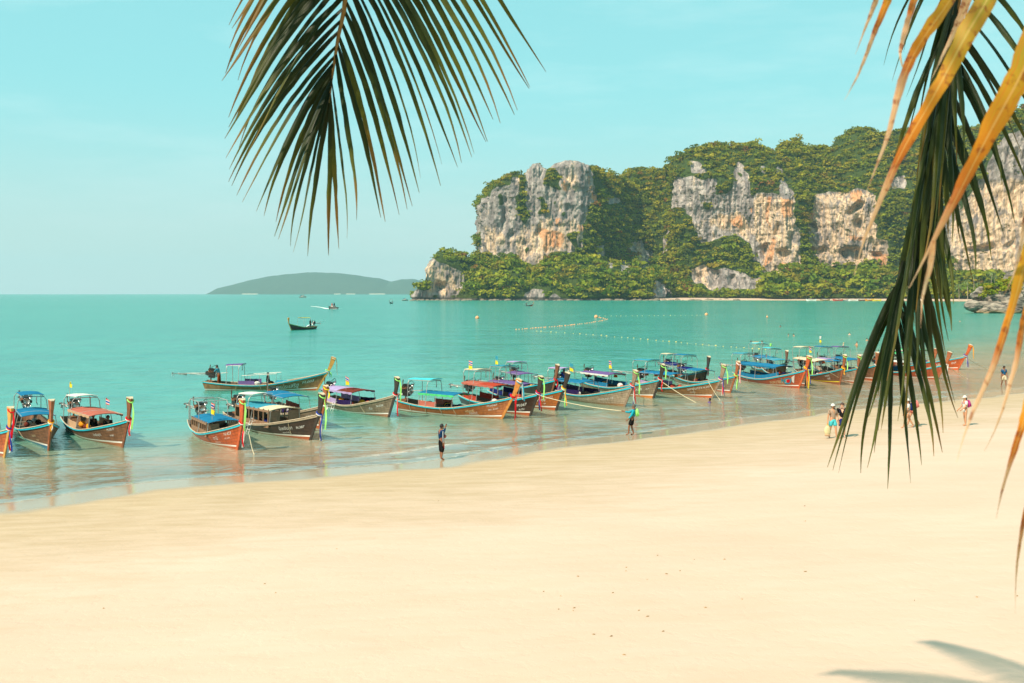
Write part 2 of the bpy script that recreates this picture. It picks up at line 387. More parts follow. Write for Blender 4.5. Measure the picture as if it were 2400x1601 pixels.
# ------------------------------------------------------------------ limestone massifs
def q4(P): return [(940 + x / 4.127, 340 + y / 4.127) for x, y in P]
def q5(P): return [(1480 + x / 3.734, 300 + y / 3.734) for x, y in P]
ROCK = [q4(p) for p in (
 [(740, 610), (830, 520), (900, 430), (990, 385), (1075, 390), (1080, 320), (1140, 300), (1200, 230), (1330, 160), (1395, 220), (1480, 165), (1600, 120), (1760, 160), (1820, 260), (1880, 480), (1880, 560), (1800, 580), (1790, 690), (1760, 760), (1745, 860), (1755, 1010), (1700, 990), (1650, 1050), (1560, 1030), (1400, 1060), (1350, 1130), (1240, 1160), (1200, 1110), (1140, 1120), (1080, 1030), (950, 1090), (850, 1040), (730, 1040), (740, 800)],
 [(225, 1110), (290, 1080), (400, 1150), (600, 1240), (605, 1370), (550, 1460), (310, 1450), (250, 1280)],
 [(30, 1450), (100, 1400), (300, 1400), (305, 1500), (60, 1500)],
 [(1870, 970), (1970, 960), (1970, 1060), (1880, 1080)], [(1970, 510), (2090, 520), (2080, 570), (2000, 570)],
 [(1980, 1100), (2040, 1110), (2030, 1190), (1985, 1180)], [(2120, 1120), (2190, 1100), (2190, 1230), (2125, 1230)],
 [(2150, 1010), (2240, 930), (2330, 930), (2330, 1240), (2270, 1180), (2240, 1050)],
 [(1200, 1450), (1270, 1400), (1360, 1400), (1390, 1490), (1200, 1500)], [(1410, 1500), (1480, 1440), (1580, 1500)])]
ROCK += [q5(p) for p in (
 [(0, 980), (60, 980), (100, 1060), (200, 1070), (150, 1190), (75, 1270), (30, 1180)],
 [(520, 300), (600, 295), (690, 410), (560, 405)], [(430, 430), (500, 440), (540, 430), (640, 460), (740, 440), (740, 600), (880, 560), (890, 400), (935, 290), (1030, 400), (1050, 590), (1200, 560), (1290, 590), (1290, 490), (1340, 430), (1400, 560), (1390, 860), (1445, 900), (1415, 1180), (1330, 1290), (1150, 1280), (1130, 1180), (1050, 1170), (1040, 1000), (900, 930), (600, 1010), (570, 860), (500, 700), (430, 690), (400, 800), (340, 930), (390, 1040), (310, 1160), (300, 960), (390, 780), (400, 560)],
 [(1600, 570), (1700, 555), (1900, 560), (2020, 535), (2130, 570), (2150, 700), (2120, 800), (2170, 860), (2150, 960), (2250, 980), (2240, 1260), (2150, 1150), (2000, 1200), (1900, 1190), (1720, 1220), (1600, 1160), (1520, 1080), (1530, 800), (1590, 700)],
 [(530, 1230), (640, 1190), (680, 1230), (900, 1240), (1050, 1300), (1160, 1320), (1150, 1450), (1000, 1410), (820, 1430), (700, 1440), (640, 1390), (540, 1330)],
 [(180, 1400), (220, 1330), (320, 1380), (430, 1420), (430, 1500), (190, 1500)],
 [(1130, 340), (1180, 330), (1180, 390), (1140, 390)], [(1260, 350), (1310, 340), (1330, 410), (1260, 400)], [(2260, 460), (2400, 420), (2400, 540), (2270, 520)])]
ROCK += [[(2248, 505), (2238, 640), (2500, 640), (2500, 290), (2364, 310), (2332, 352), (2305, 412), (2265, 470)], [(2140, 500), (2250, 480), (2250, 600), (2180, 610), (2140, 560)]]
VEG = [q4(p) for p in (
 [(1140, 280), (1205, 290), (1205, 600), (1245, 680), (1200, 800), (1160, 720), (1100, 640), (1110, 500), (1160, 480), (1140, 400)],
 [(1400, 220), (1500, 230), (1550, 300), (1530, 380), (1590, 460), (1500, 430), (1380, 400), (1370, 340)],
 [(1340, 500), (1390, 510), (1380, 600), (1440, 640), (1300, 690), (1340, 600)], [(950, 460), (990, 470), (990, 590), (955, 590)],
 [(1190, 980), (1240, 985), (1240, 1060), (1200, 1060)], [(1600, 880), (1680, 830), (1690, 960), (1700, 1030), (1650, 960)],
 [(1560, 640), (1600, 640), (1590, 700), (1560, 700)], [(1480, 540), (1520, 545), (1510, 580), (1480, 575)], [(730, 870), (765, 880), (775, 970), (740, 980)])]
VEG += [q5(p) for p in ([(640, 640), (700, 650), (690, 700), (650, 700)], [(920, 380), (980, 390), (960, 440)], [(1060, 480), (1100, 500), (1090, 580), (1050, 560)])]
ORANGE = [q4(p) for p in ([(1540, 370), (1590, 300), (1620, 420), (1610, 470), (1560, 430)], [(1770, 280), (1820, 290), (1820, 420), (1890, 480), (1890, 570), (1830, 540), (1790, 400)],
 [(1480, 700), (1560, 680), (1560, 820), (1500, 760)], [(1330, 800), (1500, 820), (1600, 880), (1560, 1000), (1420, 1000), (1370, 1090), (1340, 950)], [(1690, 770), (1775, 760), (1760, 840), (1700, 840)])]
ORANGE += [q5(p) for p in ([(1180, 600), (1225, 590), (1210, 900), (1280, 1000), (1250, 1150), (1160, 1230), (1150, 1150), (1230, 950), (1170, 800)], [(850, 780), (960, 760), (980, 860), (930, 900)],
 [(1020, 700), (1075, 690), (1040, 770)], [(1850, 930), (1960, 950), (2060, 920), (2050, 1000), (1930, 990)], [(2100, 1130), (2250, 1080), (2240, 1260), (2150, 1170)], [(1900, 560), (2040, 550), (2000, 660), (1900, 640)],
 [(1290, 1170), (1360, 1180), (1320, 1290)], [(1290, 600), (1390, 620), (1390, 800), (1310, 790)], [(1540, 720), (1600, 720), (1590, 820), (1540, 800)])]
PALE = [q4(p) for p in ([(770, 870), (900, 740), (1000, 860), (1000, 1000), (950, 1080), (800, 1030)], [(1060, 870), (1180, 820), (1250, 900), (1240, 1150), (1140, 1110)], [(1590, 290), (1690, 300), (1690, 480), (1600, 460)],
 [(1070, 340), (1150, 340), (1155, 470), (1080, 460)], [(1240, 760), (1700, 700), (1740, 1000), (1400, 1100), (1240, 1150)], [(230, 1100), (560, 1240), (560, 1450), (300, 1430)], [(1205, 560), (1260, 600), (1260, 660), (1205, 640)])]
PALE += [q5(p) for p in ([(590, 800), (800, 760), (1000, 740), (1050, 980), (900, 930), (700, 870), (610, 860)], [(1060, 600), (1400, 600), (1430, 1290), (1150, 1280), (1130, 1000), (1060, 900)],
 [(1520, 560), (2260, 560), (2260, 1280), (1520, 1200)], [(530, 1220), (650, 1190), (690, 1430), (560, 1340)], [(0, 980), (100, 980), (100, 1270), (0, 1270)])]
PALE += [[(2230, 440), (2500, 400), (2500, 640), (2230, 640)]]
CAVE = [q5(p) for p in ([(1815, 1080), (1900, 1050), (2010, 1070), (2000, 1190), (1930, 1180), (1850, 1150)], [(1530, 1060), (1700, 1045), (1690, 1095), (1560, 1095)], [(1130, 1050), (1180, 1010), (1195, 1080), (1145, 1160)],
 [(1270, 1080), (1330, 1050), (1375, 1100), (1330, 1195)], [(1265, 840), (1290, 840), (1283, 935), (1262, 930)], [(2090, 1100), (2200, 1090), (2190, 1135)], [(1870, 740), (1990, 640), (2035, 660), (1900, 765)],
 [(1930, 800), (2000, 800), (1990, 930), (1950, 860)], [(700, 1240), (780, 1250), (760, 1390), (700, 1400)], [(860, 1290), (900, 1300), (890, 1390), (860, 1390)], [(1560, 810), (1600, 820), (1620, 900), (1590, 900)], [(1370, 900), (1400, 960), (1390, 1080), (1370, 1050)])]
CAVE += [q4(p) for p in ([(985, 480), (1008, 500), (1005, 840), (985, 830)], [(1330, 800), (1345, 800), (1345, 900), (1330, 900)], [(340, 1330), (440, 1350), (400, 1400), (345, 1390)], [(1045, 830), (1075, 830), (1075, 900), (1055, 900)])]
CAVE += [[(2262, 584), (2320, 572), (2332, 585), (2275, 592)], [(2352, 578), (2375, 565), (2368, 583)]]
def anyin(px, py, L):
    r = np.zeros(px.shape, bool)
    for p in L:
        xs = [a for a, b in p]; ys = [b for a, b in p]
        s = (px > min(xs)) & (px < max(xs)) & (py > min(ys)) & (py < max(ys))
        if s.any():
            t = np.zeros(px.shape, bool); t[s] = inpoly(px[s], py[s], p); r |= t
    return r

M = NM('limestone')
v = M.pos(); st = M.pos((.16, .16, .03)); st2 = M.pos((.5, .5, .10))
n1 = M.noise(st, 1, 6, .62); n2 = M.noise(st2, 1, 5, .6); n3 = M.noise(M.pos((.6, .6, .22)), 1, 6, .62); n4 = M.noise(v, .06, 4, .6)
ao = M.attr('orange'); ap = M.attr('pale')
grey = M.mix(M.ramp(n1, [(.38, 0), (.60, 1)]), (.18, .155, .15), (.52, .445, .39))
cream = M.mix(M.ramp(n2, [(.35, 0), (.62, 1)]), (.50, .34, .215), (.84, .615, .41))
pf = M.math('ADD', ap, M.math('MULTIPLY', M.math('SUBTRACT', n1, .5), 3.6))
pf = M.math('ADD', pf, M.math('MULTIPLY', M.math('SUBTRACT', n4, .5), 2.6))
c = M.mix(M.ramp(pf, [(.40, 0), (.85, 1)]), grey, cream)
c = M.mix(M.math('MULTIPLY', M.ramp(M.noise(M.pos((.22, .22, .018)), 1, 5, .6), [(.48, 0), (.57, 1)]), .75), c, (.23, .20, .19))
of = M.math('ADD', ao, M.math('MULTIPLY', M.math('SUBTRACT', n2, .5), 2.0))
c = M.mix(M.ramp(of, [(.62, 0), (1.15, .8)]), c, M.mix(n3, (.60, .22, .07), (.78, .40, .18)))
crack = M.ramp(n3, [(.34, 1), (.44, 0)])
c = M.mix(M.math('MULTIPLY', crack, .38), c, (.085, .08, .075))
c = M.mix(M.math('MULTIPLY', M.ramp(M.noise(M.pos((.9, .9, .07)), 1, 5, .65), [(.34, 1), (.44, 0)]), .55), c, (.11, .105, .10))
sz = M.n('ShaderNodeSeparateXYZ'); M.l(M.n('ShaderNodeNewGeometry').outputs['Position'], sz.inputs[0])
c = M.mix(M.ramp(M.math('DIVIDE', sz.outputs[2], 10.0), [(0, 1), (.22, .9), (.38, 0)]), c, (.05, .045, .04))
veg = M.mix(n3, (.03, .05, .010), (.07, .10, .02))
fv = M.attr('rock')
c = M.mix(M.ramp(fv, [(.42, 0), (.58, 1)]), veg, c)
nb = M.bump(M.math('ADD', M.math('ADD', n3, n2), M.noise(M.pos((.9, .9, .07)), 1, 5, .65)), .7, 2.2)
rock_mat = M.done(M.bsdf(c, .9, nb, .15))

def tree_kit(n_kinds, leaves, seed, size=(.26, .42)):
    """several crowns of many small leaf sprays, radius 1"""
    r = np.random.default_rng(seed); kits = []
    for k in range(n_kinds):
        nl = 4 + k % 3; cs = r.normal(0, .38, (nl, 3)); cs[:, 2] = np.abs(cs[:, 2]) * .7
        V = []; 
        for i in range(leaves):
            d = r.normal(0, 1, 3); d /= np.linalg.norm(d); 
            if d[2] < -.25: d[2] *= -1
            c = cs[r.integers(nl)] + d * (.52 + .12 * r.random()) * np.array([1, 1, .8])
            nrm = d + r.normal(0, .55, 3); nrm /= np.linalg.norm(nrm)
            a = np.cross(nrm, r.normal(0, 1, 3)); a /= np.linalg.norm(a); b = np.cross(nrm, a)
            s = r.uniform(*size); w = s * r.uniform(.55, .9)
            V += [c - a * s, c - b * w * .8 + nrm * .06, c + a * s, c + b * w - nrm * .05]
        kits.append(np.array(V))
    return kits
def scatter_trees(name, pts, rad, colr, kits, seed, mats, label, squash=.85):
    r = np.random.default_rng(seed); VV = []; CC = []
    for p, s, c in zip(pts, rad, colr):
        k = kits[r.integers(len(kits))]; a = r.uniform(0, 6.283); ca, sa = math.cos(a), math.sin(a)
        v = k * s; x = v[:, 0] * ca - v[:, 1] * sa; y = v[:, 0] * sa + v[:, 1] * ca
        VV.append(np.stack([x + p[0], y + p[1], v[:, 2] * squash + p[2]], -1))
        lv = np.repeat(r.uniform(.8, 1.2, len(v) // 4), 4)[:, None]
        CC.append(np.concatenate([np.clip(np.array(c)[None] * lv, 0, 1), np.ones((len(v), 1))], 1))
    V = np.concatenate(VV); C = np.concatenate(CC)
    o = link(name, np_mesh(name, V, np.arange(len(V)).reshape(-1, 4), mats, {'leafcol': C}, smooth=False))
    return tag(o, label, None, None, 'stuff')
M = NM('leaf_sprays')
lc = M.attr('leafcol', True); df = M.n('ShaderNodeBsdfDiffuse'); M.put(df.inputs[0], lc)
tl = M.n('ShaderNodeBsdfTranslucent'); M.put(tl.inputs[0], M.mix(1, lc, (1.5, 1.4, .6), 'MULTIPLY'))
ms = M.n('ShaderNodeMixShader'); ms.inputs[0].default_value = .28; M.l(df.outputs[0], ms.inputs[1]); M.l(tl.outputs[0], ms.inputs[2])
leaf_mat = M.done(ms.outputs[0])
KITS = tree_kit(5, 38, 5, (.22, .36)) + tree_kit(9, 60, 6, (.16, .27)) + tree_kit(2, 26, 7, (.34, .5))
GREENS = np.array([(.205, .250, .018), (.260, .280, .022), (.165, .225, .020), (.30, .295, .026), (.105, .165, .016), (.29, .235, .028), (.235, .245, .020)])

FOREST_P, FOREST_R, FOREST_C = [], [], []
def massif(name, knots, relief, talus, zc, res, seed, label, back=70, trees=1.0, treesize=(2.6, 5.2), rd=18):
    """a limestone massif: plan path (px, depth Y, top py), vertical relief outward of the path, vegetated top"""
    px = np.array([k[0] for k in knots], float); Yk = np.array([k[1] for k in knots], float); pk = np.array([k[2] for k in knots], float)
    Xk = (px - 1200) / F * Yk; zcv = np.array([k[4] if len(k) > 4 else zc for k in knots], float); zk = H - (pk - HY) / F * Yk
    for _ in range(3): zk = H - (pk - HY) / F * (Yk + .75 * zk * (1 - zcv) + rd * .9) - 2.0
    s = np.concatenate([[0], np.cumsum(np.hypot(np.diff(Xk), np.diff(Yk)))])
    nc = int(s[-1] / res); S = np.linspace(0, s[-1], nc)
    PX, PY, ZT = [np.interp(S, s, a) for a in (Xk, Yk, zk)]
    tk = np.array([k[3] if len(k) > 3 else talus for k in knots], float); ck = np.array([k[4] if len(k) > 4 else zc for k in knots], float)
    TA, ZC = np.interp(S, s, tk), np.interp(S, s, ck)       # talus height, share of height where the slope begins to recede
    ker = np.hanning(25); ker /= ker.sum()
    sm = lambda a: np.convolve(np.pad(a, 12, mode='edge'), ker, 'valid')
    PXs, PYs = sm(PX), sm(PY)
    tx, ty = np.gradient(PXs), np.gradient(PYs); L = np.hypot(tx, ty) + 1e-9; nx, ny = ty / L, -tx / L
    ZT = ZT + 2.0 * fbm(S * .05, 0, 0, 3, seed + 9)
    hmax = ZT.max(); nr = int(hmax / res); nb_ = 14
    v = np.linspace(0, 1, nr)[:, None]
    z = -3 + (ZT[None] + 3) * v
    SS = np.broadcast_to(S[None], z.shape)
    h = ZT[None] - z
    out = np.where(z < TA[None], (TA[None] - z) * .85, 0)
    q = np.clip(1 - h / rd, 0, 1); out = out - rd * .9 * (1 - np.sqrt(np.clip(1 - q * q, 0, 1)))
    zcz = ZT[None] * ZC[None]; out = out - np.maximum(0, z - zcz) * .75
    # tall fluted relief
    big = fbm(SS * .016, 0, z * .004, 3, seed, .55); rib = fbm(SS * .045, 0, z * .012, 3, seed + 20, .6, True)
    fine = fbm(SS * .16, 0, z * .05, 4, seed + 40, .6, True); tiny = fbm(SS * .4, 3, z * .22, 3, seed + 60, .6)
    X0 = PXs[None] + 0 * out; Y0 = PYs[None] - out
    ipx = 1200 + X0 / Y0 * F; ipy = HY + (H - z) / Y0 * F
    jx = 5 * fbm(SS * .12, 0, z * .12, 3, seed + 70); jy = 7 * fbm(SS * .12, 9, z * .12, 3, seed + 75)
    rock = anyin(ipx + jx, ipy + jy, ROCK) & ~anyin(ipx + jx, ipy + jy, VEG)
    rock |= (z < 2.2)
    orange = anyin(ipx + jx, ipy + jy, ORANGE).astype(float); pale = anyin(ipx + jx * 2, ipy + jy * 2, PALE).astype(float)
    cave = anyin(ipx + jx * .6, ipy + jy * .6, CAVE).astype(float)
    def blur(a, k):
        kk = np.ones(k) / k
        a = np.apply_along_axis(lambda r_: np.convolve(np.pad(r_, k // 2, mode='edge'), kk, 'valid'), 1, a)
        return np.apply_along_axis(lambda r_: np.convolve(np.pad(r_, k // 2, mode='edge'), kk, 'valid'), 0, a)
    rk = blur(rock.astype(float), 5); rkb = blur(rk, 21); cv = blur(cave, 7)
    amp = .45 + .55 * rk
    ledge = fbm(SS * .02, 4, z * .10, 3, seed + 90, .6)
    disp = relief * (big * 1.3 + (rib * .42 + fine * .30 + ledge * .16) * amp) + tiny * 1.5 * (.5 + rk * .9) - cv * 15 * (.75 + .25 * fine) + (1 - rk) * 2.0
    disp = disp * np.clip((z + 3) / 8, .15, 1) - 2.2 * np.exp(-((z - 1.5) / 1.6) ** 2)
    XX = X0 + nx[None] * disp; YY = Y0 + ny[None] * disp
    # the far side, going down behind
    tb = (np.arange(1, nb_ + 1) / nb_)[:, None]
    XB = XX[-1][None] + 0 * tb; YB = YY[-1][None] + back * tb
    ZB = ZT[None] * (1 - tb ** 2.0) - 3 * tb + 0 * XB
    Vx = np.concatenate([XX, XB]); Vy = np.concatenate([YY, YB]); Vz = np.concatenate([z, ZB])
    ext = lambda a, val=0.0: np.concatenate([a, np.full(XB.shape, val)]).ravel()
    V = np.stack([Vx, Vy, Vz], -1).reshape(-1, 3)
    me = np_mesh(name, V, grid_faces(nr + nb_, nc), rock_mat, {'rock': ext(rk), 'orange': ext(blur(orange, 5)), 'pale': ext(blur(pale, 9))})
    o = link(name, me); tag(o, label, None, None, 'structure')
    # where trees stand
    r = np.random.default_rng(seed)
    area = res * res; dens = (1 - rk) ** 2 * (rk < .35)
    n = int(dens.sum() * area / 13.5 * trees)
    pr = (dens * (1 + 1.5 * (h < 6))).ravel(); pr /= pr.sum()
    idx = r.choice(pr.size, n, p=pr)
    pts = np.stack([XX.ravel()[idx], YY.ravel()[idx], z.ravel()[idx]], -1) + r.normal(0, .8, (n, 3))
    idb = r.integers(0, XB[:5].size, n // 7)
    pts = np.concatenate([pts, np.stack([XB[:5].ravel()[idb], YB[:5].ravel()[idb], ZB[:5].ravel()[idb]], -1)])
    # tufts clinging to the bare rock
    prr = ((rk > .9) * (ledge > .22) * (z > 12)).ravel().astype(float)
    if prr.sum() > 10:
        ir = r.choice(prr.size, int(prr.sum() * area / 34), p=prr / prr.sum())
        pr2 = np.stack([XX.ravel()[ir], YY.ravel()[ir], z.ravel()[ir]], -1)
    else: pr2 = np.zeros((0, 3))
    lowk = np.clip(1.3 - pts[:, 2] / 60, 0, 1)
    rad_ = r.uniform(*treesize, len(pts)) * (1 + .45 * lowk) * r.choice([.55, .8, 1, 1, 1.2, 1.55], len(pts)) * (1 - .5 * rkb.ravel()[np.concatenate([idx, np.zeros(len(pts) - len(idx), int)])])
    pts[:, 2] = np.maximum(pts[:, 2], 2.6)
    cn = vnoise(pts[:, 0] * .03, pts[:, 1] * .03, pts[:, 2] * .04, 5); ci = np.clip(((cn + 1) / 2 * 5 + r.normal(0, 1.3, len(pts))).astype(int), 0, 6)
    cl_ = GREENS[ci] * r.uniform(.78, 1.18, (len(pts), 1)); 
    cl_ = np.where((r.random(len(pts)) < .02)[:, None], np.array([.22, .12, .03]), cl_)
    up = np.clip(pts[:, 2] / 140, 0, 1)[:, None]; cl_ = cl_ * (1 - .12 * up * np.array([0, 1, 0]))
    FOREST_P.append(np.concatenate([pts, pr2])); FOREST_R.append(np.concatenate([rad_, r.uniform(.7, 1.9, len(pr2))]))
    FOREST_C.append(np.concatenate([cl_, np.tile([.085, .10, .022], (len(pr2), 1))]))
    return o

# (px, Y, top py[, talus height, recede share])
massif('limestone_headland', [(957, 1056, 695, 2), (963, 1050, 682, 2), (985, 1050, 661, 3), (1000, 1052, 656, 3), (998, 1056, 618, 3, .8), (1012, 1060, 602, 3, .8), (1022, 1062, 586, 4, .8), (1050, 1064, 585, 4, .75), (1075, 1066, 588, 5, .75), (1090, 1066, 603, 18, .6), (1107, 1066, 602, 30, .6),
  (1130, 1066, 604, 36, .6), (1160, 1066, 616, 36, .6), (1200, 1064, 602, 38, .6), (1240, 1062, 634, 30, .7), (1270, 1062, 618, 40, .6), (1310, 1062, 600, 44, .6), (1350, 1062, 602, 44, .6), (1390, 1066, 602, 44, .6), (1430, 1075, 612, 40, .6), (1500, 1095, 624, 34, .6), (1560, 1120, 632, 30, .6)],
  5.5, 20, .7, .95, 101, 'low wooded limestone headland at the foot of the tall left cliff', back=45, rd=9, treesize=(2.6, 4.6))
massif('limestone_massif_left', [(1240, 1330, 420, 20), (1150, 1270, 430, 20), (1122, 1215, 470, 12, .97), (1124, 1165, 480, 10, .93), (1145, 1130, 450, 10, .93), (1163, 1122, 425, 10, .97), (1190, 1120, 408, 10, .98), (1212, 1118, 402, 10, .98), (1230, 1120, 408, 10, 1), (1234, 1116, 395, 10, 1), (1250, 1114, 382, 10, 1), (1264, 1114, 380, 10, 1), (1278, 1116, 393, 10, 1),
  (1297, 1118, 384, 10, 1), (1303, 1116, 378, 10, 1), (1328, 1114, 372, 10, 1), (1347, 1114, 373, 10, 1), (1365, 1118, 382, 12, 1), (1390, 1126, 390, 14, .96), (1422, 1148, 402, 30, .72), (1445, 1166, 411, 45, .6), (1460, 1176, 418, 55, .5), (1464, 1180, 430, 60, .45), (1482, 1196, 432, 65, .42), (1500, 1210, 432, 65, .42), (1530, 1240, 440, 65, .42)],
  9, 10, .8, .97, 202, 'tall bare limestone cliff with orange stains at the left end of the massif', rd=10)
massif('limestone_massif_centre', [(1440, 1260, 440, 50), (1480, 1235, 424, 60, .45), (1497, 1225, 402, 60, .45), (1507, 1220, 395, 60, .45), (1555, 1210, 393, 55, .5), (1580, 1195, 399, 45, .6), (1596, 1178, 377, 28, .78), (1620, 1165, 360, 26, .8), (1650, 1158, 343, 30, .78), (1686, 1152, 334, 44, .74), (1736, 1146, 340, 44, .72), (1790, 1138, 336, 36, .70), (1815, 1134, 345, 30, .68),
  (1850, 1130, 353, 20, .66), (1863, 1138, 337, 40, .64), (1902, 1150, 330, 44, .62), (1940, 1140, 349, 28, .60), (1960, 1134, 343, 24, .60), (1994, 1128, 348, 24, .60), (2010, 1124, 322, 22, .58), (2032, 1120, 309, 20, .56), (2060, 1120, 302, 22, .55), (2090, 1116, 302, 30, .55), (2123, 1110, 313, 40, .5), (2170, 1106, 306, 40, .5), (2225, 1100, 298, 40, .5), (2280, 1095, 306, 40, .5), (2330, 1090, 300, 40, .5), (2420, 1090, 290, 40, .5)],
  11, 30, .85, .72, 303, 'broad limestone massif with grey pinnacles and jungle on its rounded top', rd=16)
massif('limestone_massif_right', [(2205, 1120, 480, 30), (2215, 1040, 470, 20, .9), (2228, 1000, 455, 20, .9), (2262, 990, 425, 22, .92), (2300, 980, 390, 22, .92), (2330, 972, 340, 22, .92), (2364, 965, 290, 22, .92), (2400, 960, 262, 22, .9), (2480, 950, 225, 22, .85), (2580, 930, 190, 22, .8), (2700, 900, 160, 24, .8)],
  9, 22, .92, .9, 404, 'pale honeycombed limestone wall at the right edge behind the palm leaves', rd=10, trees=.8)
# wooded shore under the right-hand walls
massif('wooded_shore_slope', [(1796, 1085, 675, 10), (1806, 1068, 650, 16, .4), (1850, 1066, 628, 20, .4), (1890, 1064, 622, 20, .4), (1930, 1062, 632, 20, .4), (1985, 1060, 640, 18, .4), (2040, 1050, 628, 20, .4), (2090, 1040, 640, 18, .4), (2150, 1020, 640, 18, .4), (2220, 1000, 636, 18, .4), (2270, 975, 634, 18, .4), (2330, 950, 640, 18, .4), (2420, 930, 646, 18, .4), (2560, 930, 646, 18, .4)],
  4, 16, 1.0, .5, 505, 'low bank of bright green jungle behind the far beach', back=40, rd=8, treesize=(3.2, 5.6), trees=1.1)
P_ = np.concatenate(FOREST_P); R_ = np.concatenate(FOREST_R); C_ = np.concatenate(FOREST_C)
forest = scatter_trees('jungle', P_, R_, C_, KITS, 77, leaf_mat, 'dense tropical jungle over the tops and ledges of the limestone massif')

# boulders along the foot of the cliffs
M = NM('dark_boulder'); n = M.noise(M.pos(), .8, 5, .6)
boulder_mat = M.done(M.bsdf(M.mix(n, (.06, .05, .045), (.36, .28, .20)), .9, M.bump(n, .8, .6), .2))
def rock_blob(c, r, seed, nu=12, nv=8):
    c = np.array(c); th = np.linspace(0, math.pi, nv + 1)[:, None]; ph = np.linspace(0, 2 * math.pi, nu, endpoint=False)[None]
    d = np.stack([np.sin(th) * np.cos(ph), np.sin(th) * np.sin(ph), np.cos(th) + 0 * ph], -1)
    k = 1 + .34 * fbm(d[..., 0] * 1.3, d[..., 1] * 1.3, d[..., 2] * 1.3 + seed, 3, seed)
    return (d * k[..., None] * np.array(r) + c).reshape(-1, 3), grid_faces(nv + 1, nu, True)[:, ::-1]
VV, FF, o_ = [], [], 0
for i in range(150):
    px = RNG.uniform(960, 1740); base = np.interp(px, [955, 1250, 1500, 1740], [704.3, 704.6, 704.2, 703.8]) + RNG.uniform(-.5, .3)
    w = WP(px, base); s = RNG.uniform(.7, 2.6)
    v_, f_ = rock_blob((w.x, w.y, .1), (s * RNG.uniform(.9, 1.8), s, s * RNG.uniform(.5, .8)), i); VV.append(v_); FF.append(f_ + o_); o_ += len(v_)
bo = link('shore_boulders', np_mesh('shore_boulders', np.concatenate(VV), np.concatenate(FF), boulder_mat)); tag(bo, 'dark tumbled boulders along the waterline under the cliffs', kind='stuff')

# hazy hills on the horizon
def far_hill(name, prof, Y, depth, label, seed, colr):
    xs = np.array([p[0] for p in prof], float); zs = H - (np.array([p[1] for p in prof], float) - HY) / F * Y
    nc = 160; px = np.linspace(xs[0], xs[-1], nc); top = np.interp(px, xs, zs)
    t = np.linspace(-1, 1, 25)[:, None]; Xw = ((px - 1200) / F * Y)[None] + 0 * t; Yw = Y + depth * t + 0 * Xw
    n = fbm(Xw * .004, Yw * .004, 0, 5, seed)
    Zw = (top[None] * np.cos(t * math.pi / 2) ** .8 * (1 + .10 * n * (np.abs(t) > .02)) - 6 * np.abs(t) - 1)
    Mh = NM(name + '_woods'); nn = Mh.noise(Mh.pos(), .02, 5, .6)
    mm = Mh.done(Mh.bsdf(Mh.mix(nn, colr, tuple(c * 1.7 for c in colr)), .9, spec=.1))
    o = link(name, np_mesh(name, np.stack([Xw, Yw, Zw], -1).reshape(-1, 3), grid_faces(25, nc)[:, ::-1], mm)); tag(o, label, kind='structure'); return o
zz = [(505, 690.6), (510, 688), (525, 673), (569, 663), (602, 655), (643, 646), (689, 641), (730, 640), (796, 641), (832, 645), (870, 650), (890, 652), (916, 660), (939, 655), (972, 654), (1000, 662), (1040, 690.6)]
far_hill('distant_island', zz, 7600, 420, 'long low island fading into haze on the horizon', 12, (.035, .055, .03))
for i, (a, b) in enumerate([(568, 604), (784, 798), (812, 832), (866, 902)]):
    mb = MB(); p, q = WP(a, 689.4, Y=7150), WP(b, 689.4, Y=7150)
    mb.box(((p.x + q.x) / 2, 7150, 2.4), (q.x - p.x, 30, 5)); o = mb.build('far_sandbank', mat('far_sand', (.8, .66, .5), .9)); tag(o, kind='structure', label='thin strip of pale beach at the foot of the hazy island')

# dark weed-topped rock outcrop standing in the bay at the right
w = WP(2335, 735)
M = NM('sea_rock'); n = M.noise(M.pos((.5, .5, 1.3)), .8, 6, .65); sz = M.n('ShaderNodeSeparateXYZ'); M.l(M.n('ShaderNodeNewGeometry').outputs['Position'], sz.inputs[0])
c = M.mix(M.ramp(n, [(.38, 0), (.62, 1)]), (.05, .045, .042), (.40, .33, .26)); c = M.mix(M.ramp(M.math('DIVIDE', sz.outputs[2], 4.0), [(0, .9), (.18, .6), (.35, 0)]), c, (.34, .22, .11))
srm = M.done(M.bsdf(c, .85, M.bump(n, .9, .5), .2))
ro = empty('rock_outcrop', (w.x + 4, w.y + 8, 0), label='dark craggy rock outcrop topped with bushes, standing in the water at the right', cat='rock')
VV, FF, o_ = [], [], 0
for i, (x, y, z, a, b, c_) in enumerate([(-3, 0, 1.4, 7, 5, 2.1), (-9, -1.2, 2.0, 3.2, 3.5, 1.5), (3, 2, 3.5, 9, 6, 4.2), (-4.5, 2, 4.8, 3.8, 3.5, 2.2), (10, 3, 3, 9, 7, 5), (-6, -2.5, .6, 3.0, 2.5, 1.1), (1, -3.5, .8, 6, 3, 1.4), (18, 8, 4, 12, 9, 8), (30, 14, 5, 14, 10, 11)]):
    v_, f_ = rock_blob((x, y, z * 1.35), (a, b, c_ * 1.45), i + 300, 44, 30); VV.append(v_); FF.append(f_ + o_); o_ += len(v_)
link('rock', np_mesh('rock', np.concatenate(VV), np.concatenate(FF), srm), ro)
r = np.random.default_rng(9); P2 = []
for k in range(240):
    x = r.uniform(-6, 32); top = np.interp(x, [-8, -4, 3, 10, 20, 32], [5, 8.5, 10.5, 12, 17, 22]); P2.append((w.x + 4 + x, w.y + 8 + r.uniform(-4, 6) + max(0, x - 8) * .4, top * r.uniform(.75, 1.15)))
ob = scatter_trees('bushes', P2, r.uniform(.9, 2.1, len(P2)) * (1 + np.clip(np.array([p[0] for p in P2]) - w.x - 10, 0, 20) * .04), GREENS[r.integers(0, 6, len(P2))] * 1.05, KITS, 3, leaf_mat, None)
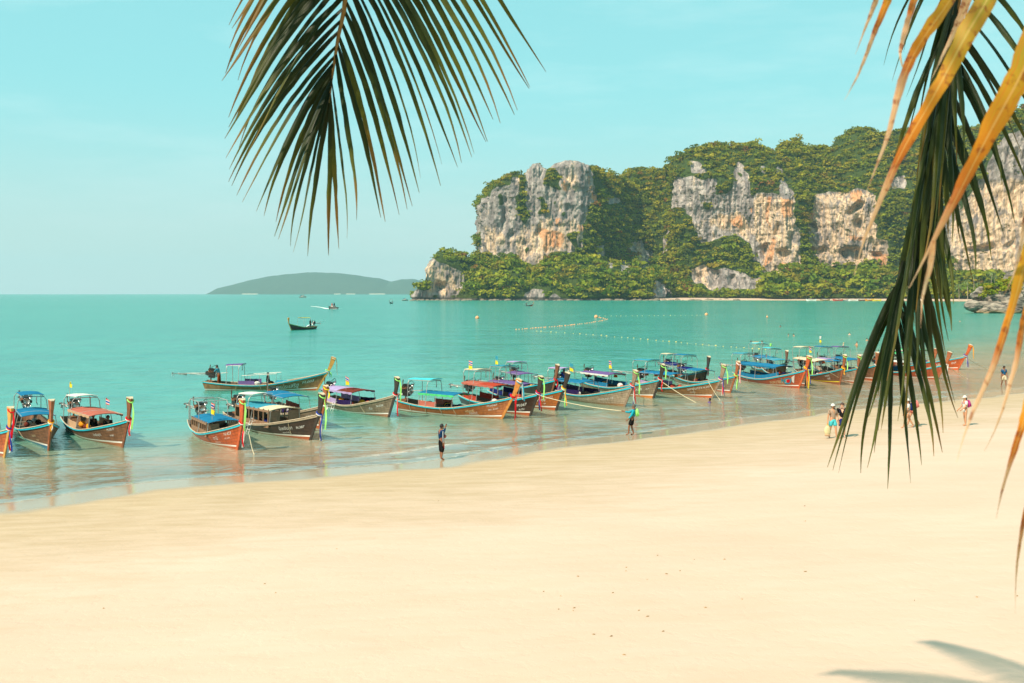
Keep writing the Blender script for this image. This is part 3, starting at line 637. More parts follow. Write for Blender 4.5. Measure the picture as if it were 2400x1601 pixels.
ob.parent = ro; ob.matrix_parent_inverse = Matrix.Translation(-ro.location)

# coconut palms on the far beach
trunk_m = mat('palm_trunk_bark', (.30, .24, .17), .9, var=.3, scale=4, bump=.4); frond_m = mat('far_palm_leaf', (.10, .14, .025), .6, var=.35)
def small_palm(base, hgt, lean, seed, label):
    r = random.Random(seed); t = empty('coconut_palm', base, r.uniform(0, 6), label, 'palm tree', 'palms behind the far beach')
    pts = [(lean * (k / 6) ** 2, 0, hgt * k / 6) for k in range(7)]
    MB().tube(pts, [.32 - .025 * k for k in range(7)], 7).build('trunk', trunk_m, t, True)
    c = Vector(pts[-1]); 
    for k in range(13):
        mb = MB(); a = k * 2.4 + r.uniform(-.3, .3); up = r.uniform(-.2, 1.1); d = Vector((math.cos(a), math.sin(a), 0)); side = Vector((-d.y, d.x, 0)); L = r.uniform(3.0, 3.9); P = []
        for i in range(8):
            s = i / 7; P.append(c + d * (L * s * math.cos(up * (1 - s) * .8)) + Vector((0, 0, L * (up * s * .8 - 1.15 * s * s))))
        for sg in (-1, 1):
            wv = [side * sg * (.62 * math.sin(math.pi * min(1, .12 + .9 * (1 - abs(2 * i / 7 - .9) * .8))) + .05) - Vector((0, 0, .30 + .25 * (i % 2))) for i in range(8)]
            mb.strip(P, [p + q * (.35 + .65 * ((i * 7 + k) % 3) / 2) for i, (p, q) in enumerate(zip(P, wv))], .02)
        mb.build('frond', frond_m, t)
    return t
plabs = ['tall slim coconut palm with pale trunk on far beach below the right cliff', 'short leaning coconut palm at the back of the far beach', 'coconut palm with twin-like trunk beside the rock outcrop', 'coconut palm rising from green scrub on the far beach', 'coconut palm nearest the dark outcrop on the far beach', 'small coconut palm half lost among the jungle of the far shore']
for i, (px, py_, hh_) in enumerate([(2282, 694, 24), (2296, 696, 17), (2322, 698, 26), (2331, 698, 23), (2268, 697, 19), (2248, 698, 15)]):
    w = WP(px, 0, Y=905 + i * 6); small_palm((w.x, w.y, float(ground_z(np.array([w.x]), np.array([w.y]))[0])), hh_, [.5, -3, 1, -.6, 2, 1.5][i], i, plabs[i])

# ------------------------------------------------------------------ haze
hz = MB().box((0, 0, (330 - 9) / 2), (19200, 19200, 339)).build('haze', NM('air').m); tag(hz, 'thin sea haze', kind='stuff')
t = hz.data.materials[0].node_tree; pv = t.nodes.new('ShaderNodeVolumePrincipled'); pv.inputs['Color'].default_value = (.50, .68, .76, 1)
pv.inputs['Density'].default_value = .000078; pv.inputs['Anisotropy'].default_value = .15
t.links.new(pv.outputs[0], [n for n in t.nodes if n.type == 'OUTPUT_MATERIAL'][0].inputs['Volume'])
hz.visible_shadow = True
# ------------------------------------------------------------------ longtail boats
def wood(name, c1, c2, worn=.35, stripe=None, bottom=None, gloss=.45):
    """planked hull: long plank seams, faded patches, painted bottom and boot stripe"""
    M = NM(name); tcd = M.n('ShaderNodeTexCoord').outputs['Object']
    t = M.attr('along'); h = M.attr('girth'); z = M.attr('boot')
    mp = M.n('ShaderNodeMapping'); mp.inputs['Scale'].default_value = (.55, 1.5, 5.5); M.l(tcd, mp.inputs[0])
    g = M.noise(mp.outputs[0], 2.0, 6, .62, .4); mp2 = M.n('ShaderNodeMapping'); mp2.inputs['Scale'].default_value = (.8, .8, 1.3); M.l(tcd, mp2.inputs[0])
    w = M.noise(mp2.outputs[0], 1.7, 5, .62)
    c = M.mix(M.ramp(g, [(.3, 0), (.7, 1)]), c1, c2)
    c = M.mix(M.math('MULTIPLY', M.ramp(w, [(.42, 0), (.66, 1)]), worn), c, tuple(min(.9, x * 1.5 + .06) for x in c2))
    drips = M.n('ShaderNodeMapping'); drips.inputs['Scale'].default_value = (7, 7, .5); M.l(tcd, drips.inputs[0])
    c = M.mix(M.math('MULTIPLY', M.ramp(M.noise(drips.outputs[0], 1, 4, .6), [(.46, 0), (.62, 1)]), .38), c, tuple(x * .42 for x in c1))
    fr = M.math('FRACT', M.math('MULTIPLY', h, 9.0)); seam = M.ramp(fr, [(0, 1), (.06, 1), (.13, 0), (.95, 0), (1, 1)])
    c = M.mix(M.math('MULTIPLY', seam, .5), c, tuple(x * .35 for x in c1))
    if bottom: c = M.mix(M.ramp(M.math('ADD', z, .5), [(.475, 1), (.485, 0)]), c, bottom)
    if stripe: c = M.mix(M.ramp(M.math('ADD', z, .5), [(.47, 0), (.48, 1), (.545, 1), (.555, 0)]), c, stripe)
    nb = M.bump(M.math('SUBTRACT', M.math('MULTIPLY', g, .3), seam), .5, .012)
    return M.done(M.bsdf(c, gloss, nb, .4))
def cloth(name, col, stripes=None):
    M = NM(name); n = M.noise(M.pos(obj=True), 3.5, 5, .6); c = M.mix(M.ramp(n, [(.3, 0), (.7, 1)]), tuple(x * .82 for x in col), tuple(min(1, x * 1.15) for x in col))
    d = M.n('ShaderNodeBsdfDiffuse'); M.put(d.inputs[0], c); t = M.n('ShaderNodeBsdfTranslucent'); M.put(t.inputs[0], c)
    m = M.n('ShaderNodeMixShader'); m.inputs[0].default_value = .25; M.l(d.outputs[0], m.inputs[1]); M.l(t.outputs[0], m.inputs[2]); return M.done(m.outputs[0])
C = dict(blue=(.025, .21, .38), skyblue=(.06, .34, .45), red=(.50, .07, .04), coral=(.55, .17, .12), purple=(.19, .12, .31), lilac=(.50, .38, .62), white=(.80, .77, .70), cream=(.78, .66, .46), cyan=(.10, .62, .68),
    yellow=(.88, .70, .04), lime=(.40, .85, .22), pink=(.80, .42, .38), orange=(.90, .38, .03), navy=(.02, .03, .16), green=(.10, .62, .22), grey=(.36, .36, .35), black=(.02, .02, .02), tred=(.75, .02, .03), tblue=(.03, .07, .38), darkpurple=(.035, .02, .09), tan=(.62, .40, .24), navy2=(.012, .05, .13), cyan2=(.02, .42, .55), shirt_tan=(.46, .34, .25), magenta=(.55, .05, .25), pink2=(.75, .25, .22), tblue2=(.02, .13, .28), rust=(.32, .07, .02), maroon=(.20, .05, .035))
CL = {k: cloth('cloth_' + k, v) for k, v in C.items()}
HULLS = dict(
    grey=((.15, .11, .07), (.31, .23, .15)), brown=((.11, .046, .02), (.26, .12, .052)), dark=((.03, .015, .010), (.070, .035, .02)),
    orange=((.40, .065, .010), (.56, .11, .017)), teak=((.28, .075, .015), (.48, .15, .03)), red=((.32, .06, .018), (.44, .09, .028)), pale=((.27, .20, .13), (.47, .36, .25)), tan=((.19, .09, .035), (.36, .19, .075)))
POSTS = dict(orange=(.52, .20, .045), red=(.50, .10, .03), brown=(.20, .075, .035), dark=(.045, .035, .028), tan=(.62, .30, .07), grey=(.26, .18, .12), redbrown=(.34, .11, .045))
steel = mat('weathered_pipe', (.42, .40, .36), .45, .5, .3); engine_m = mat('oily_engine_metal', (.055, .05, .045), .4, .6, .5, scale=14); chrome = mat('engine_bright_metal', (.55, .53, .50), .3, .9, .2); rust = mat('rusty_engine_metal', (.22, .09, .04), .7, .2, .4, scale=12)
rub_m = mat('rail_turquoise_paint', (.02, .62, .78), .4, var=.12); rub_w = mat('rail_bare_wood', (.50, .40, .28), .6, var=.2); white_p = mat('white_lettering_paint', (.82, .80, .74), .5); cream_p = mat('cream_lettering_paint', (.75, .62, .36), .5)
seat_m = mat('bench_wood', (.22, .14, .08), .6, var=.25); deck_m = mat('deck_boards', (.12, .08, .05), .75, var=.3); inner_m = mat('inner_hull_paint', (.12, .07, .04), .7, var=.3)
rope_m = mat('mooring_rope_fibre', (.62, .52, .34), .9, var=.2); dark_in = mat('dark_cargo_cloth', (.02, .018, .022), .8); jacket = mat('life_jacket_orange', (.85, .20, .03), .7)
_tm = {}
def text_mesh(txt):
    if txt not in _tm:
        cu = bpy.data.curves.new('lettering', 'FONT'); cu.body = txt; cu.size = 1; cu.resolution_u = 2
        o = bpy.data.objects.new('tmp_text', cu); COL.objects.link(o); bpy.context.view_layer.update()
        me = o.evaluated_get(bpy.context.evaluated_depsgraph_get()).to_mesh()
        _tm[txt] = ([tuple(v.co) for v in me.vertices], [tuple(p.vertices) for p in me.polygons]); o.evaluated_get(bpy.context.evaluated_depsgraph_get()).to_mesh_clear()
        bpy.data.objects.remove(o)
    return _tm[txt]

class Hull:
    def __init__(s, L, beam=.95, bowh=1.38, mid=.44, stern=.66): s.L, s.B, s.bh, s.mid, s.st = L, beam, bowh, mid, stern
    def g(s, t): return s.mid + (s.st - s.mid) * ((.42 - t) / .42) ** 2 if t < .42 else s.mid + (s.bh - s.mid) * ((t - .42) / .58) ** 2.1
    def b(s, t): return s.B * (1 - .42 * ((.45 - t) / .45) ** 2) if t < .45 else s.B * (1 - ((t - .45) / .55) ** 2.5) + .035
    def k(s, t): return -.32 + .10 * max(0, (t - .9) / .1) + .14 * max(0, (.12 - t) / .12)
    def rake(s, t):
        q = min(1, max(0, (t - .7) / .3)); q = q * q * (3 - 2 * q); r = min(1, max(0, (.15 - t) / .15)); return .60 * q - .22 * r
    def p(s, t, q, side, off=0.0):
        g, k = s.g(t), s.k(t); z = k + (g - k) * q; e = .42 + .65 * max(0, (t - .55) / .45) ** 1.3
        y = s.b(t) * max(q, 0) ** e * side; x = -s.L / 2 + s.L * t + s.rake(t) * max(0, z)
        return Vector((x, y + off * side, z))
    def inner(s, t, q, side):
        v = s.p(t, q, side); v.y = side * max(0, abs(v.y) - .055); return v

def ribbon(mb, top, fall, width, mats, th=.006, seed=0, spread=.0, side=Vector((1, 0, 0))):
    r = random.Random(seed)
    for i, m in enumerate(mats):
        off = side * (i - (len(mats) - 1) / 2) * width * .8; n = 8; A, B = [], []; wig = r.uniform(-.5, .5); L = fall * r.uniform(.88, 1.06)
        for k in range(n):
            q = k / (n - 1); sway = side * (spread * q ** 1.5 + .03 * math.sin(q * 5 + wig * 4)) + Vector((0, .05 * math.sin(q * 4 + i * 2 + wig), 0))
            c = Vector(top) + off + sway + Vector((0, 0, -L * q)); tw = math.cos(wig + q * 1.5) ; w = width * (.55 + .45 * min(1, q * 3)) * (1 - .25 * q)
            d = (side * tw + Vector((0, 1, 0)) * math.sin(wig + q * 1.5)).normalized() * w / 2; A.append(c - d); B.append(c + d)
        mb.strip(A, B, th, m)
THAI = [('tred', .0, .17), ('white', .17, .33), ('tblue', .33, .67), ('white', .67, .83), ('tred', .83, 1)]
def flag(parent, base, height, kinds, seed=0, w=.42, drop=.0):
    r = random.Random(seed); mb = MB(); mb.tube([base, (base[0], base[1], base[2] + height)], .014, 5); pole = mb.build('flag_pole', steel, parent)
    z = base[2] + height
    for kname in kinds:
        h = w * .62; n = 7; sag = r.uniform(.15, .6); P = []
        for i in range(n):
            q = i / (n - 1); P.append(Vector((base[0] + w * q * .9, base[1] + .06 * math.sin(q * 6 + seed), z - sag * w * q ** 1.4)))
        mb = MB(); ms = []
        if kname == 'thai':
            for nm, a, b in THAI:
                ms.append(CL[nm]); mb.strip([p - Vector((0, 0, h * a)) for p in P], [p - Vector((0, 0, h * b)) for p in P], .004, len(ms) - 1)
        else:
            ms = [CL[kname]]; mb.strip(P, [p - Vector((0, 0, h * (1 - .35 * i / n))) for i, p in enumerate(P)], .004)
        mb.build('flag', ms, pole); z -= h * 1.25

def engine(parent, x, z, yaw=0, shaft=3.4, dip=-.12, seed=0):
    """car engine on a pivot with the long propeller shaft, bolted to the stern"""
    r = random.Random(seed); e = MB()
    e.box((0, 0, .10), (.62, .40, .34)).box((.03, 0, .34), (.52, .30, .18)).box((-.05, .17, .38), (.40, .10, .10)).box((-.34, 0, .10), (.20, .26, .26)).box((.05, 0, -.14), (.44, .30, .16))
    for k in range(4): e.box((-.18 + k * .13, .0, .46), (.07, .22, .07))
    e.box((.12, -.23, .22), (.26, .09, .16)).ball((.0, .25, .15), (.10, .08, .10), 8, 5)
    eng = e.build('engine', engine_m, parent); eng.location = (x, 0, z); eng.rotation_euler = (0, .12, yaw)
    m = MB()
    for (cx, cy, cz, rr) in ((.37, 0, .26, .17), (.37, .14, .05, .09), (.37, -.13, .06, .10), (.37, 0, -.03, .12)):
        m.tube([(cx, cy, cz), (cx + .05, cy, cz)], rr, 14)
    m.tube([(.30, .2, .42), (.30, .2, .56)], .10, 10); m.build('pulley', chrome, eng, True)
    m = MB(); m.tube([(-.1, -.2, .3), (-.1, -.32, .34), (-.05, -.36, .62), (-.05, -.36, .80)], .035, 7)
    for k in range(4): m.tube([(-.18 + k * .13, -.16, .34), (-.18 + k * .13, -.28, .26), (-.05, -.30, .2)], .024, 6)
    m.build('exhaust_pipe', rust, eng, True)
    m = MB(); m.tube([(.2, .12, .42), (.42, .22, .62), (.1, .3, .72), (-.2, .2, .5)], .018, 5).tube([(.35, -.1, .4), (.1, -.25, .55), (-.25, -.15, .42)], .018, 5).tube([(-.3, .1, .3), (-.1, .3, .5), (.2, .28, .3)], .014, 5); m.build('hose', mat('black_hose', (.015, .015, .015), .5), eng, True)
    m = MB(); m.tube([(.3, 0, .1), (.75, .05, .22), (1.15, .1, .30)], .022, 6).box((1.15, .1, .30), (.14, .05, .05)); m.build('tiller_handle', steel, eng)
    m = MB(); m.tube([(-.4, 0, .06), (-shaft * .5, 0, .06 + dip * 1.2), (-shaft, 0, .06 + dip * 3)], [.05, .038, .03], 8)
    m.tube([(-.45, 0, -.08), (-shaft * .55, 0, -.05 + dip * 1.2)], .02, 6).box((-shaft * .75, 0, .0 + dip * 2.0), (.7, .02, .12)); sh = m.build('propeller_shaft', steel, eng, True)
    m = MB(); q0 = (-shaft, 0, .06 + dip * 3); m.tube([(q0[0] + .05, 0, q0[2]), (q0[0] - .08, 0, q0[2])], .05, 8)
    for k in range(3):
        a = k * 2.094 + .4; m.box((q0[0] - .02, math.cos(a) * .11, q0[2] + math.sin(a) * .11), (.03, .10, .17), Matrix.Rotation(-a + 1.2, 3, 'X'))
    m.tube([(q0[0] + .2, 0, q0[2]), (q0[0] + .05, 0, q0[2] - .28)], .015, 5); m.build('propeller', chrome, sh)
    m = MB(); m.tube([(0, 0, -.2), (0, 0, -.55)], .05, 8).box((0, 0, -.5), (.36, .34, .08)); m.build('engine_mount', rust, eng)

def awning(hull, x0, x1, z, width, arch=.10, sag=.03, nx=9, ny=9, over=.06, lift=0.0):
    V, Fc = [], []; 
    for s_ in (0, 1):
        for i in range(nx):
            for j in range(ny):
                a = i / (nx - 1); b = j / (ny - 1) * 2 - 1
                zz = z + arch * (1 - b * b) - sag * math.sin(a * math.pi * 3) ** 2 + lift * a - (.0 if s_ == 0 else .022)
                V.append((x0 + (x1 - x0) * a, b * width, zz))
    n = nx * ny
    for i in range(nx - 1):
        for j in range(ny - 1):
            a = i * ny + j; Fc += [(a, a + ny, a + ny + 1, a + 1), (n + a, n + a + 1, n + a + ny + 1, n + a + ny)]
    edge = [i * ny for i in range(nx)] + [(nx - 1) * ny + j for j in range(1, ny)] + [i * ny + ny - 1 for i in range(nx - 2, -1, -1)] + [j for j in range(ny - 2, 0, -1)]
    for k in range(len(edge)):
        a, b = edge[k], edge[(k + 1) % len(edge)]; Fc.append((a, b, n + b, n + a))
    mb = MB(); mb.add(V, Fc); return mb

MATC = {}
def hullmat(kind, stripe, bottom):
    k = (kind, stripe, bottom)
    if k not in MATC: MATC[k] = wood('hull_' + kind, *HULLS[kind], worn=.34 if kind in ('grey', 'pale', 'tan') else .18, stripe=C[stripe] if stripe else None, bottom=bottom, gloss=.35 if kind in ('orange', 'red', 'teak', 'dark') else .7)
    return MATC[k]
def postmat(kind): return mat('prow_' + kind, POSTS[kind], .45, var=.28, scale=5, bump=.2)

FLEET = 'longtail boats moored along the beach'
def longtail(label, B, S, hull='brown', post='brown', rub='turq', canopy=None, croof=None, crange=(.24, .66), cz=1.42, rear=None, rear_rng=(.10, .27), rz=2.05, panel=None, panel2=None, tip=None, neck=(), neckfall=.8, tipfall=1.1,
             flags=(), stripe='white', bottom=(.40, .10, .03), text=None, text2=None, tcol=None, ladder=None, cabin=False, ropes=(), post_h=1.05, lean=.52, shaft=3.2, Lmin=6.6, seed=0, bowh=1.36, group=FLEET, eng=True, hoop=False, beam=.95, cargo=False, fruit=False, side_post=0, extra=None, steer=0.0, jackets=False):
    B = Vector((B[0], B[1], 0)); S = Vector((S[0], S[1], 0)); d = B - S; L = max(Lmin, d.length); yaw = math.atan2(d.y, d.x) ; u = d.normalized(); ctr = B - u * L / 2
    r = random.Random(seed); rz -= .13; cz -= .07
    root = empty('longtail_boat', (ctr.x, ctr.y, .015 * math.sin(seed)), yaw, label, 'longtail boat', group)
    root.rotation_euler = (r.uniform(-.03, .03), r.uniform(-.008, .008), yaw)
    Hl = Hull(L, beam, bowh); nt_, nq = 34, 11
    ts = [i / (nt_ - 1) for i in range(nt_)]; V, al, gi, bo = [], [], [], []
    for side in (-1, 1):
        for t in ts:
            for j in range(nq):
                q = j / (nq - 1); p = Hl.p(t, q, side); V.append(p); al.append(t); gi.append(q); bo.append(p.z - (.045 + .16 * max(0, (t - .62) / .38) ** 1.5))
    Fc = []
    for s_ in (0, 1):
        o = s_ * nt_ * nq
        for i in range(nt_ - 1):
            for j in range(nq - 1):
                a = o + i * nq + j; f = (a, a + nq, a + nq + 1, a + 1); Fc.append(f if s_ == 0 else f[::-1])
    # transom
    o = nt_ * nq; Fc += [(j, j + 1, o + j + 1, o + j) for j in range(nq - 1)]
    me = bpy.data.meshes.new('hull'); me.from_pydata(V, [], Fc); me.materials.append(hullmat(hull, stripe, bottom))
    for nme, arr in (('along', al), ('girth', gi), ('boot', bo)):
        a = me.attributes.new(nme, 'FLOAT', 'POINT'); a.data.foreach_set('value', arr)
    me.polygons.foreach_set('use_smooth', [True] * len(me.polygons)); me.update(); link('hull', me, root)
    mb = MB()
    for side in (-1, 1):
        g = [[Hl.inner(t, q, side) for q in (1.0, .75, .5, .3)] for t in ts]; vs = [p for row in g for p in row]
        fs = [(i * 4 + j, i * 4 + j + 1, i * 4 + 5 + j, i * 4 + 4 + j) for i in range(nt_ - 1) for j in range(3)]
        mb.add(vs, fs if side < 0 else [f[::-1] for f in fs])
        mb.strip([Hl.p(t, 1, side) for t in ts], [Hl.inner(t, 1, side) for t in ts], .02)
    for k in range(1, 9):
        t = k / 9.5; a, b = Hl.inner(t, .98, -1), Hl.inner(t, .98, 1); c = Hl.inner(t, .5, 1); mb.tube([a, Hl.inner(t, .6, -1), Hl.inner(t, .3, -1), Hl.inner(t, .3, 1), Hl.inner(t, .6, 1), b], .02, 4)
    mb.build('inner_hull', inner_m, root)
    mb = MB(); ds = [t for t in ts if .03 <= t <= .97]; mb.strip([Hl.inner(t, .46, -1) for t in ds], [Hl.inner(t, .46, 1) for t in ds], .03); mb.build('floor_boards', deck_m, root)
    mb = MB(); bd = [t for t in ts if t >= .78]; mb.strip([Hl.inner(t, .93, -1) for t in bd], [Hl.inner(t, .93, 1) for t in bd], .03); mb.build('bow_deck', deck_m, root)
    for side in (-1, 1):
        mb = MB(); mb.tube([Hl.p(t, .985, side, .012) + Vector((0, 0, .035)) for t in ts], .026, 6); mb.build('gunwale', rub_w, root, True)
        mb = MB(); mb.strip([Hl.p(t, .975, side, .022) for t in ts], [Hl.p(t, .93, side, .020) for t in ts], .03); mb.build('rub_rail', rub_m if rub == 'turq' else (rub_w if rub == 'wood' else CL[rub]), root)
    for t in (.2, .32, .44, .56, .68):
        mb = MB(); a, b = Hl.inner(t, .80, -1), Hl.inner(t, .80, 1); mb.box((a.x, 0, a.z), (.24, abs(b.y) * 2, .035)); mb.build('bench', seat_m, root)
    # stem and tall prow post in one timber
    st = [Vector((L / 2 + .60 * max(0, z) + .03, 0, z)) for z in (-.30, 0, .35, .7, 1.05, bowh)]; x0, z0 = st[-1].x, st[-1].z
    for k in range(1, 6):
        q = k / 5; st.append(Vector((x0 + lean * q * (1 - .25 * q) , 0, z0 + post_h * q)))
    mb = MB(); V = []; n = len(st)
    for i, p in enumerate(st):
        tt = (st[min(i + 1, n - 1)] - st[max(i - 1, 0)]).normalized(); nn = Vector((tt.z, 0, -tt.x)); q = i / (n - 1)
        w = .055 + .05 * q + (.05 * max(0, q - .7) / .3); dpt = (.07 if i < 5 else .09 + .10 * (i - 5) / 5)
        V += [p + nn * dpt * .9 + Vector((0, -w * .35, 0)), p + nn * dpt * .9 + Vector((0, w * .35, 0)), p - nn * dpt + Vector((0, w, 0)), p - nn * dpt + Vector((0, -w, 0))]
    fs = [(i * 4 + k, i * 4 + 4 + k, i * 4 + 4 + (k + 1) % 4, i * 4 + (k + 1) % 4) for i in range(n - 1) for k in range(4)] + [(0, 1, 2, 3), tuple((n - 1) * 4 + k for k in (3, 2, 1, 0))]
    mb.add(V, fs); post_o = mb.build('prow_post', postmat(post), root)
    tipp = st[-1]; e1 = V[-4:]; mb = MB(); up = (st[-1] - st[-2]).normalized(); mb.add(list(e1) + [v_ + up * .035 for v_ in e1], [(0, 1, 2, 3), (7, 6, 5, 4), (0, 4, 5, 1), (1, 5, 6, 2), (2, 6, 7, 3), (3, 7, 4, 0)]); mb.build('post_cap', mat('worn_post_top', (.55, .44, .30), .8), post_o)
    neckp = Vector((x0 - .02, 0, z0 + .03))
    if neck:
        mb = MB(); ms = [CL[c] for c in neck]
        for k, c in enumerate(neck):
            R_ = Matrix.Rotation(.45, 3, 'Y'); ring = [neckp + Vector((0, 0, .05 * k)) + R_ @ Vector((math.cos(a) * .17, math.sin(a) * .115, 0)) for a in [i * math.pi / 6 for i in range(13)]]; mb.tube(ring, .035, 5, k, False)
        ribbon(mb, neckp + Vector((.17, 0, -.02)), neckfall, .085, list(range(len(neck))), seed=seed, spread=.06); mb.build('sash', ms, post_o)
    if tip:
        tc_ = [tip] if isinstance(tip, str) else list(tip); mb = MB(); ms = [CL[c] for c in tc_]; tw = tipp - up * .10; R_ = Matrix.Rotation(.5, 3, 'Y')
        for k, c in enumerate(tc_):
            ring = [tw - up * .05 * k + R_ @ Vector((math.cos(a) * .20, math.sin(a) * .135, 0)) for a in [i * math.pi / 6 for i in range(13)]]; mb.tube(ring, .03, 5, k, False)
        ribbon(mb, tw + Vector((.19, 0, -.03)), tipfall, .10, list(range(len(tc_))), seed=seed + 5, spread=.16); mb.build('sash', ms, post_o)
    X = lambda t: -L / 2 + L * t
    # awning on posts
    if canopy:
        a, b = crange; w = Hl.b(.4) * .86; ln = X(b) - X(a)
        fr = MB()
        for t in (a + .01, (a + b) / 2, b - .01):
            for sd in (-1, 1):
                g = Hl.p(t, .97, sd); fr.tube([(g.x, g.y * .96, g.z), (X(t), sd * w * .95, cz)], .018, 5)
            fr.tube([(X(t), w * (k / 4 - 1) * .97, cz + .10 * (1 - (k / 4 - 1) ** 2) - .03) for k in range(9)], .016, 5)
        for sd in (-1, 1): fr.tube([(X(a), sd * w * .95, cz - .01), (X(b), sd * w * .95, cz - .01)], .017, 5)
        fr.build('awning_frame', steel, root)
        cs = canopy if isinstance(canopy, (tuple, list)) else (canopy,)
        for k, c in enumerate(cs):
            q0, q1 = k / len(cs), (k + 1) / len(cs); aw = awning(Hl, X(a) + ln * q0, X(a) + ln * q1 - (.02 if k < len(cs) - 1 else 0), cz + .01 * k, w, lift=.0).build('awning', CL[c], root, False)
        if croof:
            mb = MB(); n = 12
            for sd in (-1, 1):
                A = [Vector((X(a) + ln * i / n, sd * (w + .01), cz + .01)) for i in range(n + 1)]; mb.strip(A, [p + Vector((0, 0, -.10 - .04 * (i % 2))) for i, p in enumerate(A)], .006)
            mb.build('awning_fringe', CL[croof], root)
    for pn, (a, b) in ((panel, (crange[0], (crange[0] + crange[1]) / 2)), (panel2, ((crange[0] + crange[1]) / 2 + .01, crange[1]))):
        if pn:
            for sd in (-1, 1):
                mb = MB(); ts_ = [a + (b - a) * k / 6 for k in range(7)]; A = [Hl.p(t, 1, sd) * 1.0 + Vector((0, -sd * .09, -.02)) for t in ts_]; mb.strip(A, [p + Vector((0, 0, .36 - .015 * (k % 2))) for k, p in enumerate(A)], .015); mb.build('side_curtain', CL[pn], root)
    if cabin:
        a, b = crange; cb = mat('cabin_boards', (.26, .15, .085), .6, var=.25, bump=.2); w = Hl.b(.45) * .86; gz_ = Hl.g(.5) - .05
        for sd in (-1, 1):
            mb = MB(); xa, xb = X(a + .02), X(b - .02); top = cz - .06; mb.box(((xa + xb) / 2, sd * w, gz_ + .14), (xb - xa, .03, .30)); mb.box(((xa + xb) / 2, sd * w, top), (xb - xa, .035, .10))
            nwin = 7
            for k in range(nwin + 1): mb.box((xa + (xb - xa) * k / nwin, sd * w, (gz_ + top) / 2 + .06), (.07, .04, top - gz_ + .10))
            mb.build('cabin_wall', cb, root)
        for cc, dd in (((xa, 0, (gz_ + top) / 2 + .05), (.03, 2 * w, .9 * (top - gz_) + .1)), ((xb, w * .62, (gz_ + top) / 2), (.03, w * .7, top - gz_)), ((xb, -w * .62, (gz_ + top) / 2), (.03, w * .7, top - gz_))): MB().box(cc, dd).build('cabin_bulkhead', cb, root)
    if rear or hoop:
        a, b = rear_rng; fr = MB(); w = Hl.b(.2) * .82
        for t in ((a, b) if rear else (a,)):
            P = [Hl.p(t, .98, -1), Vector((X(t), -w, rz - .18)), Vector((X(t), -w * .86, rz - .03)), Vector((X(t), 0, rz)), Vector((X(t), w * .86, rz - .03)), Vector((X(t), w, rz - .18)), Hl.p(t, .98, 1)]
            P[0].y *= .95; P[-1].y *= .95; fr.tube(P, .022, 6)
        if rear: 
            for sd in (-1, 1): fr.tube([(X(a) - .1, sd * w * .8, rz), (X(b) + .15, sd * w * .8, rz)], .018, 5)
            fr.tube([(X(b), w * .3, rz), (X(b) + .02, w * .3, rz - .35), (X(b) - .05, w * .3 + .06, rz - .45), (X(b), w * .3, rz - .3)], .025, 5)
        fr.build('stern_frame', steel, root)
        if rear:
            mb = awning(Hl, X(a) - .16, X(b) + .2, rz + .03, w * .82, arch=.05, sag=.01, lift=.07); o_ = mb.build('stern_awning', CL[rear], root)
    if hoop:
        mb = MB(); w = Hl.b(.3) * .8; q = X(.16); mb.tube([(q, -w, .6), (q, -w, 1.75), (q + .12, -w, 1.9), (q + 1.7, -w, 1.93), (q + 1.85, -w, 1.8), (q + 1.85, -w, .6)], .022, 6).tube([(q, w, .6), (q, w, 1.75), (q + .12, w, 1.9), (q + 1.7, w, 1.93), (q + 1.85, w, 1.8), (q + 1.85, w, .6)], .022, 6).tube([(q + .1, -w, 1.9), (q + .1, w, 1.9)], .02, 6).tube([(q + 1.7, -w, 1.93), (q + 1.7, w, 1.93)], .02, 6); mb.build('railing', steel, root)
    if eng: engine(root, X(.045), Hl.st + .48, steer, shaft, seed=seed)
    for k, (t, fl, hh) in enumerate(flags): flag(root, (X(t), Hl.b(.3) * (.5 if k % 2 else -.5), .9), hh, fl, seed + k)
    if group == FLEET:
        for k in range(8 if cargo else 5):
            mb = MB(); t = r.uniform(.3, .62); rr = r.uniform(.13, .22); mb.ball((X(t), r.uniform(-.4, .4), .42 + rr * .5), (rr * 1.4, rr, rr), 9, 6); mb.build('bundle', CL[r.choice(['red', 'orange', 'black', 'navy', 'grey', 'black', 'maroon', 'darkpurple', 'white'])], root, True)
    if jackets:
        for k in range(6):
            mb = MB(); t = crange[0] + .04 + k * (crange[1] - crange[0] - .06) / 6; mb.box((X(t), -.35 + .7 * (k % 2), cz - .16), (.28, .16, .20), Matrix.Rotation(r.uniform(-.4, .4), 3, 'Z'), taper=.7); mb.build('life_jacket', jacket, root)
    if ladder is not None:
        mb = MB(); t = ladder; sd = -1
        g = Hl.p(t, 1, sd); a = g + Vector((0, -.05, .16)); b = g + Vector((-.12, -.30, -.78))
        for dx in (-.14, .14):
            D_ = Vector((dx, 0, 0)); mb.tube([g + D_ + Vector((0, .22, .02)), g + D_ + Vector((0, .12, .18)), a + D_, b + D_], .016, 5)
            mb.tube([g + D_ + Vector((0, .0, .0)), g + D_ * 1.0 + Vector((-.05, -.42, -.05)), b + D_ + Vector((0, -.02, .3))], .010, 4)
        for k in range(4): c = a.lerp(b, .2 + .25 * k); mb.tube([c + Vector((-.14, 0, 0)), c + Vector((.14, 0, 0))], .016, 5)
        mb.build('ladder', mat('white_tube', (.75, .72, .66), .4), root)
    for t in ropes:
        mb = MB(); g = [Hl.p(t, q, -1, .03) + Vector((.05 * math.sin(q * 5 + t * 9), 0, 0)) for q in (1.0, .85, .7, .55, .42)]; mb.tube([g[0] + Vector((0, .1, .02))] + g, .017, 5); mb.build('hanging_rope', rope_m, root)
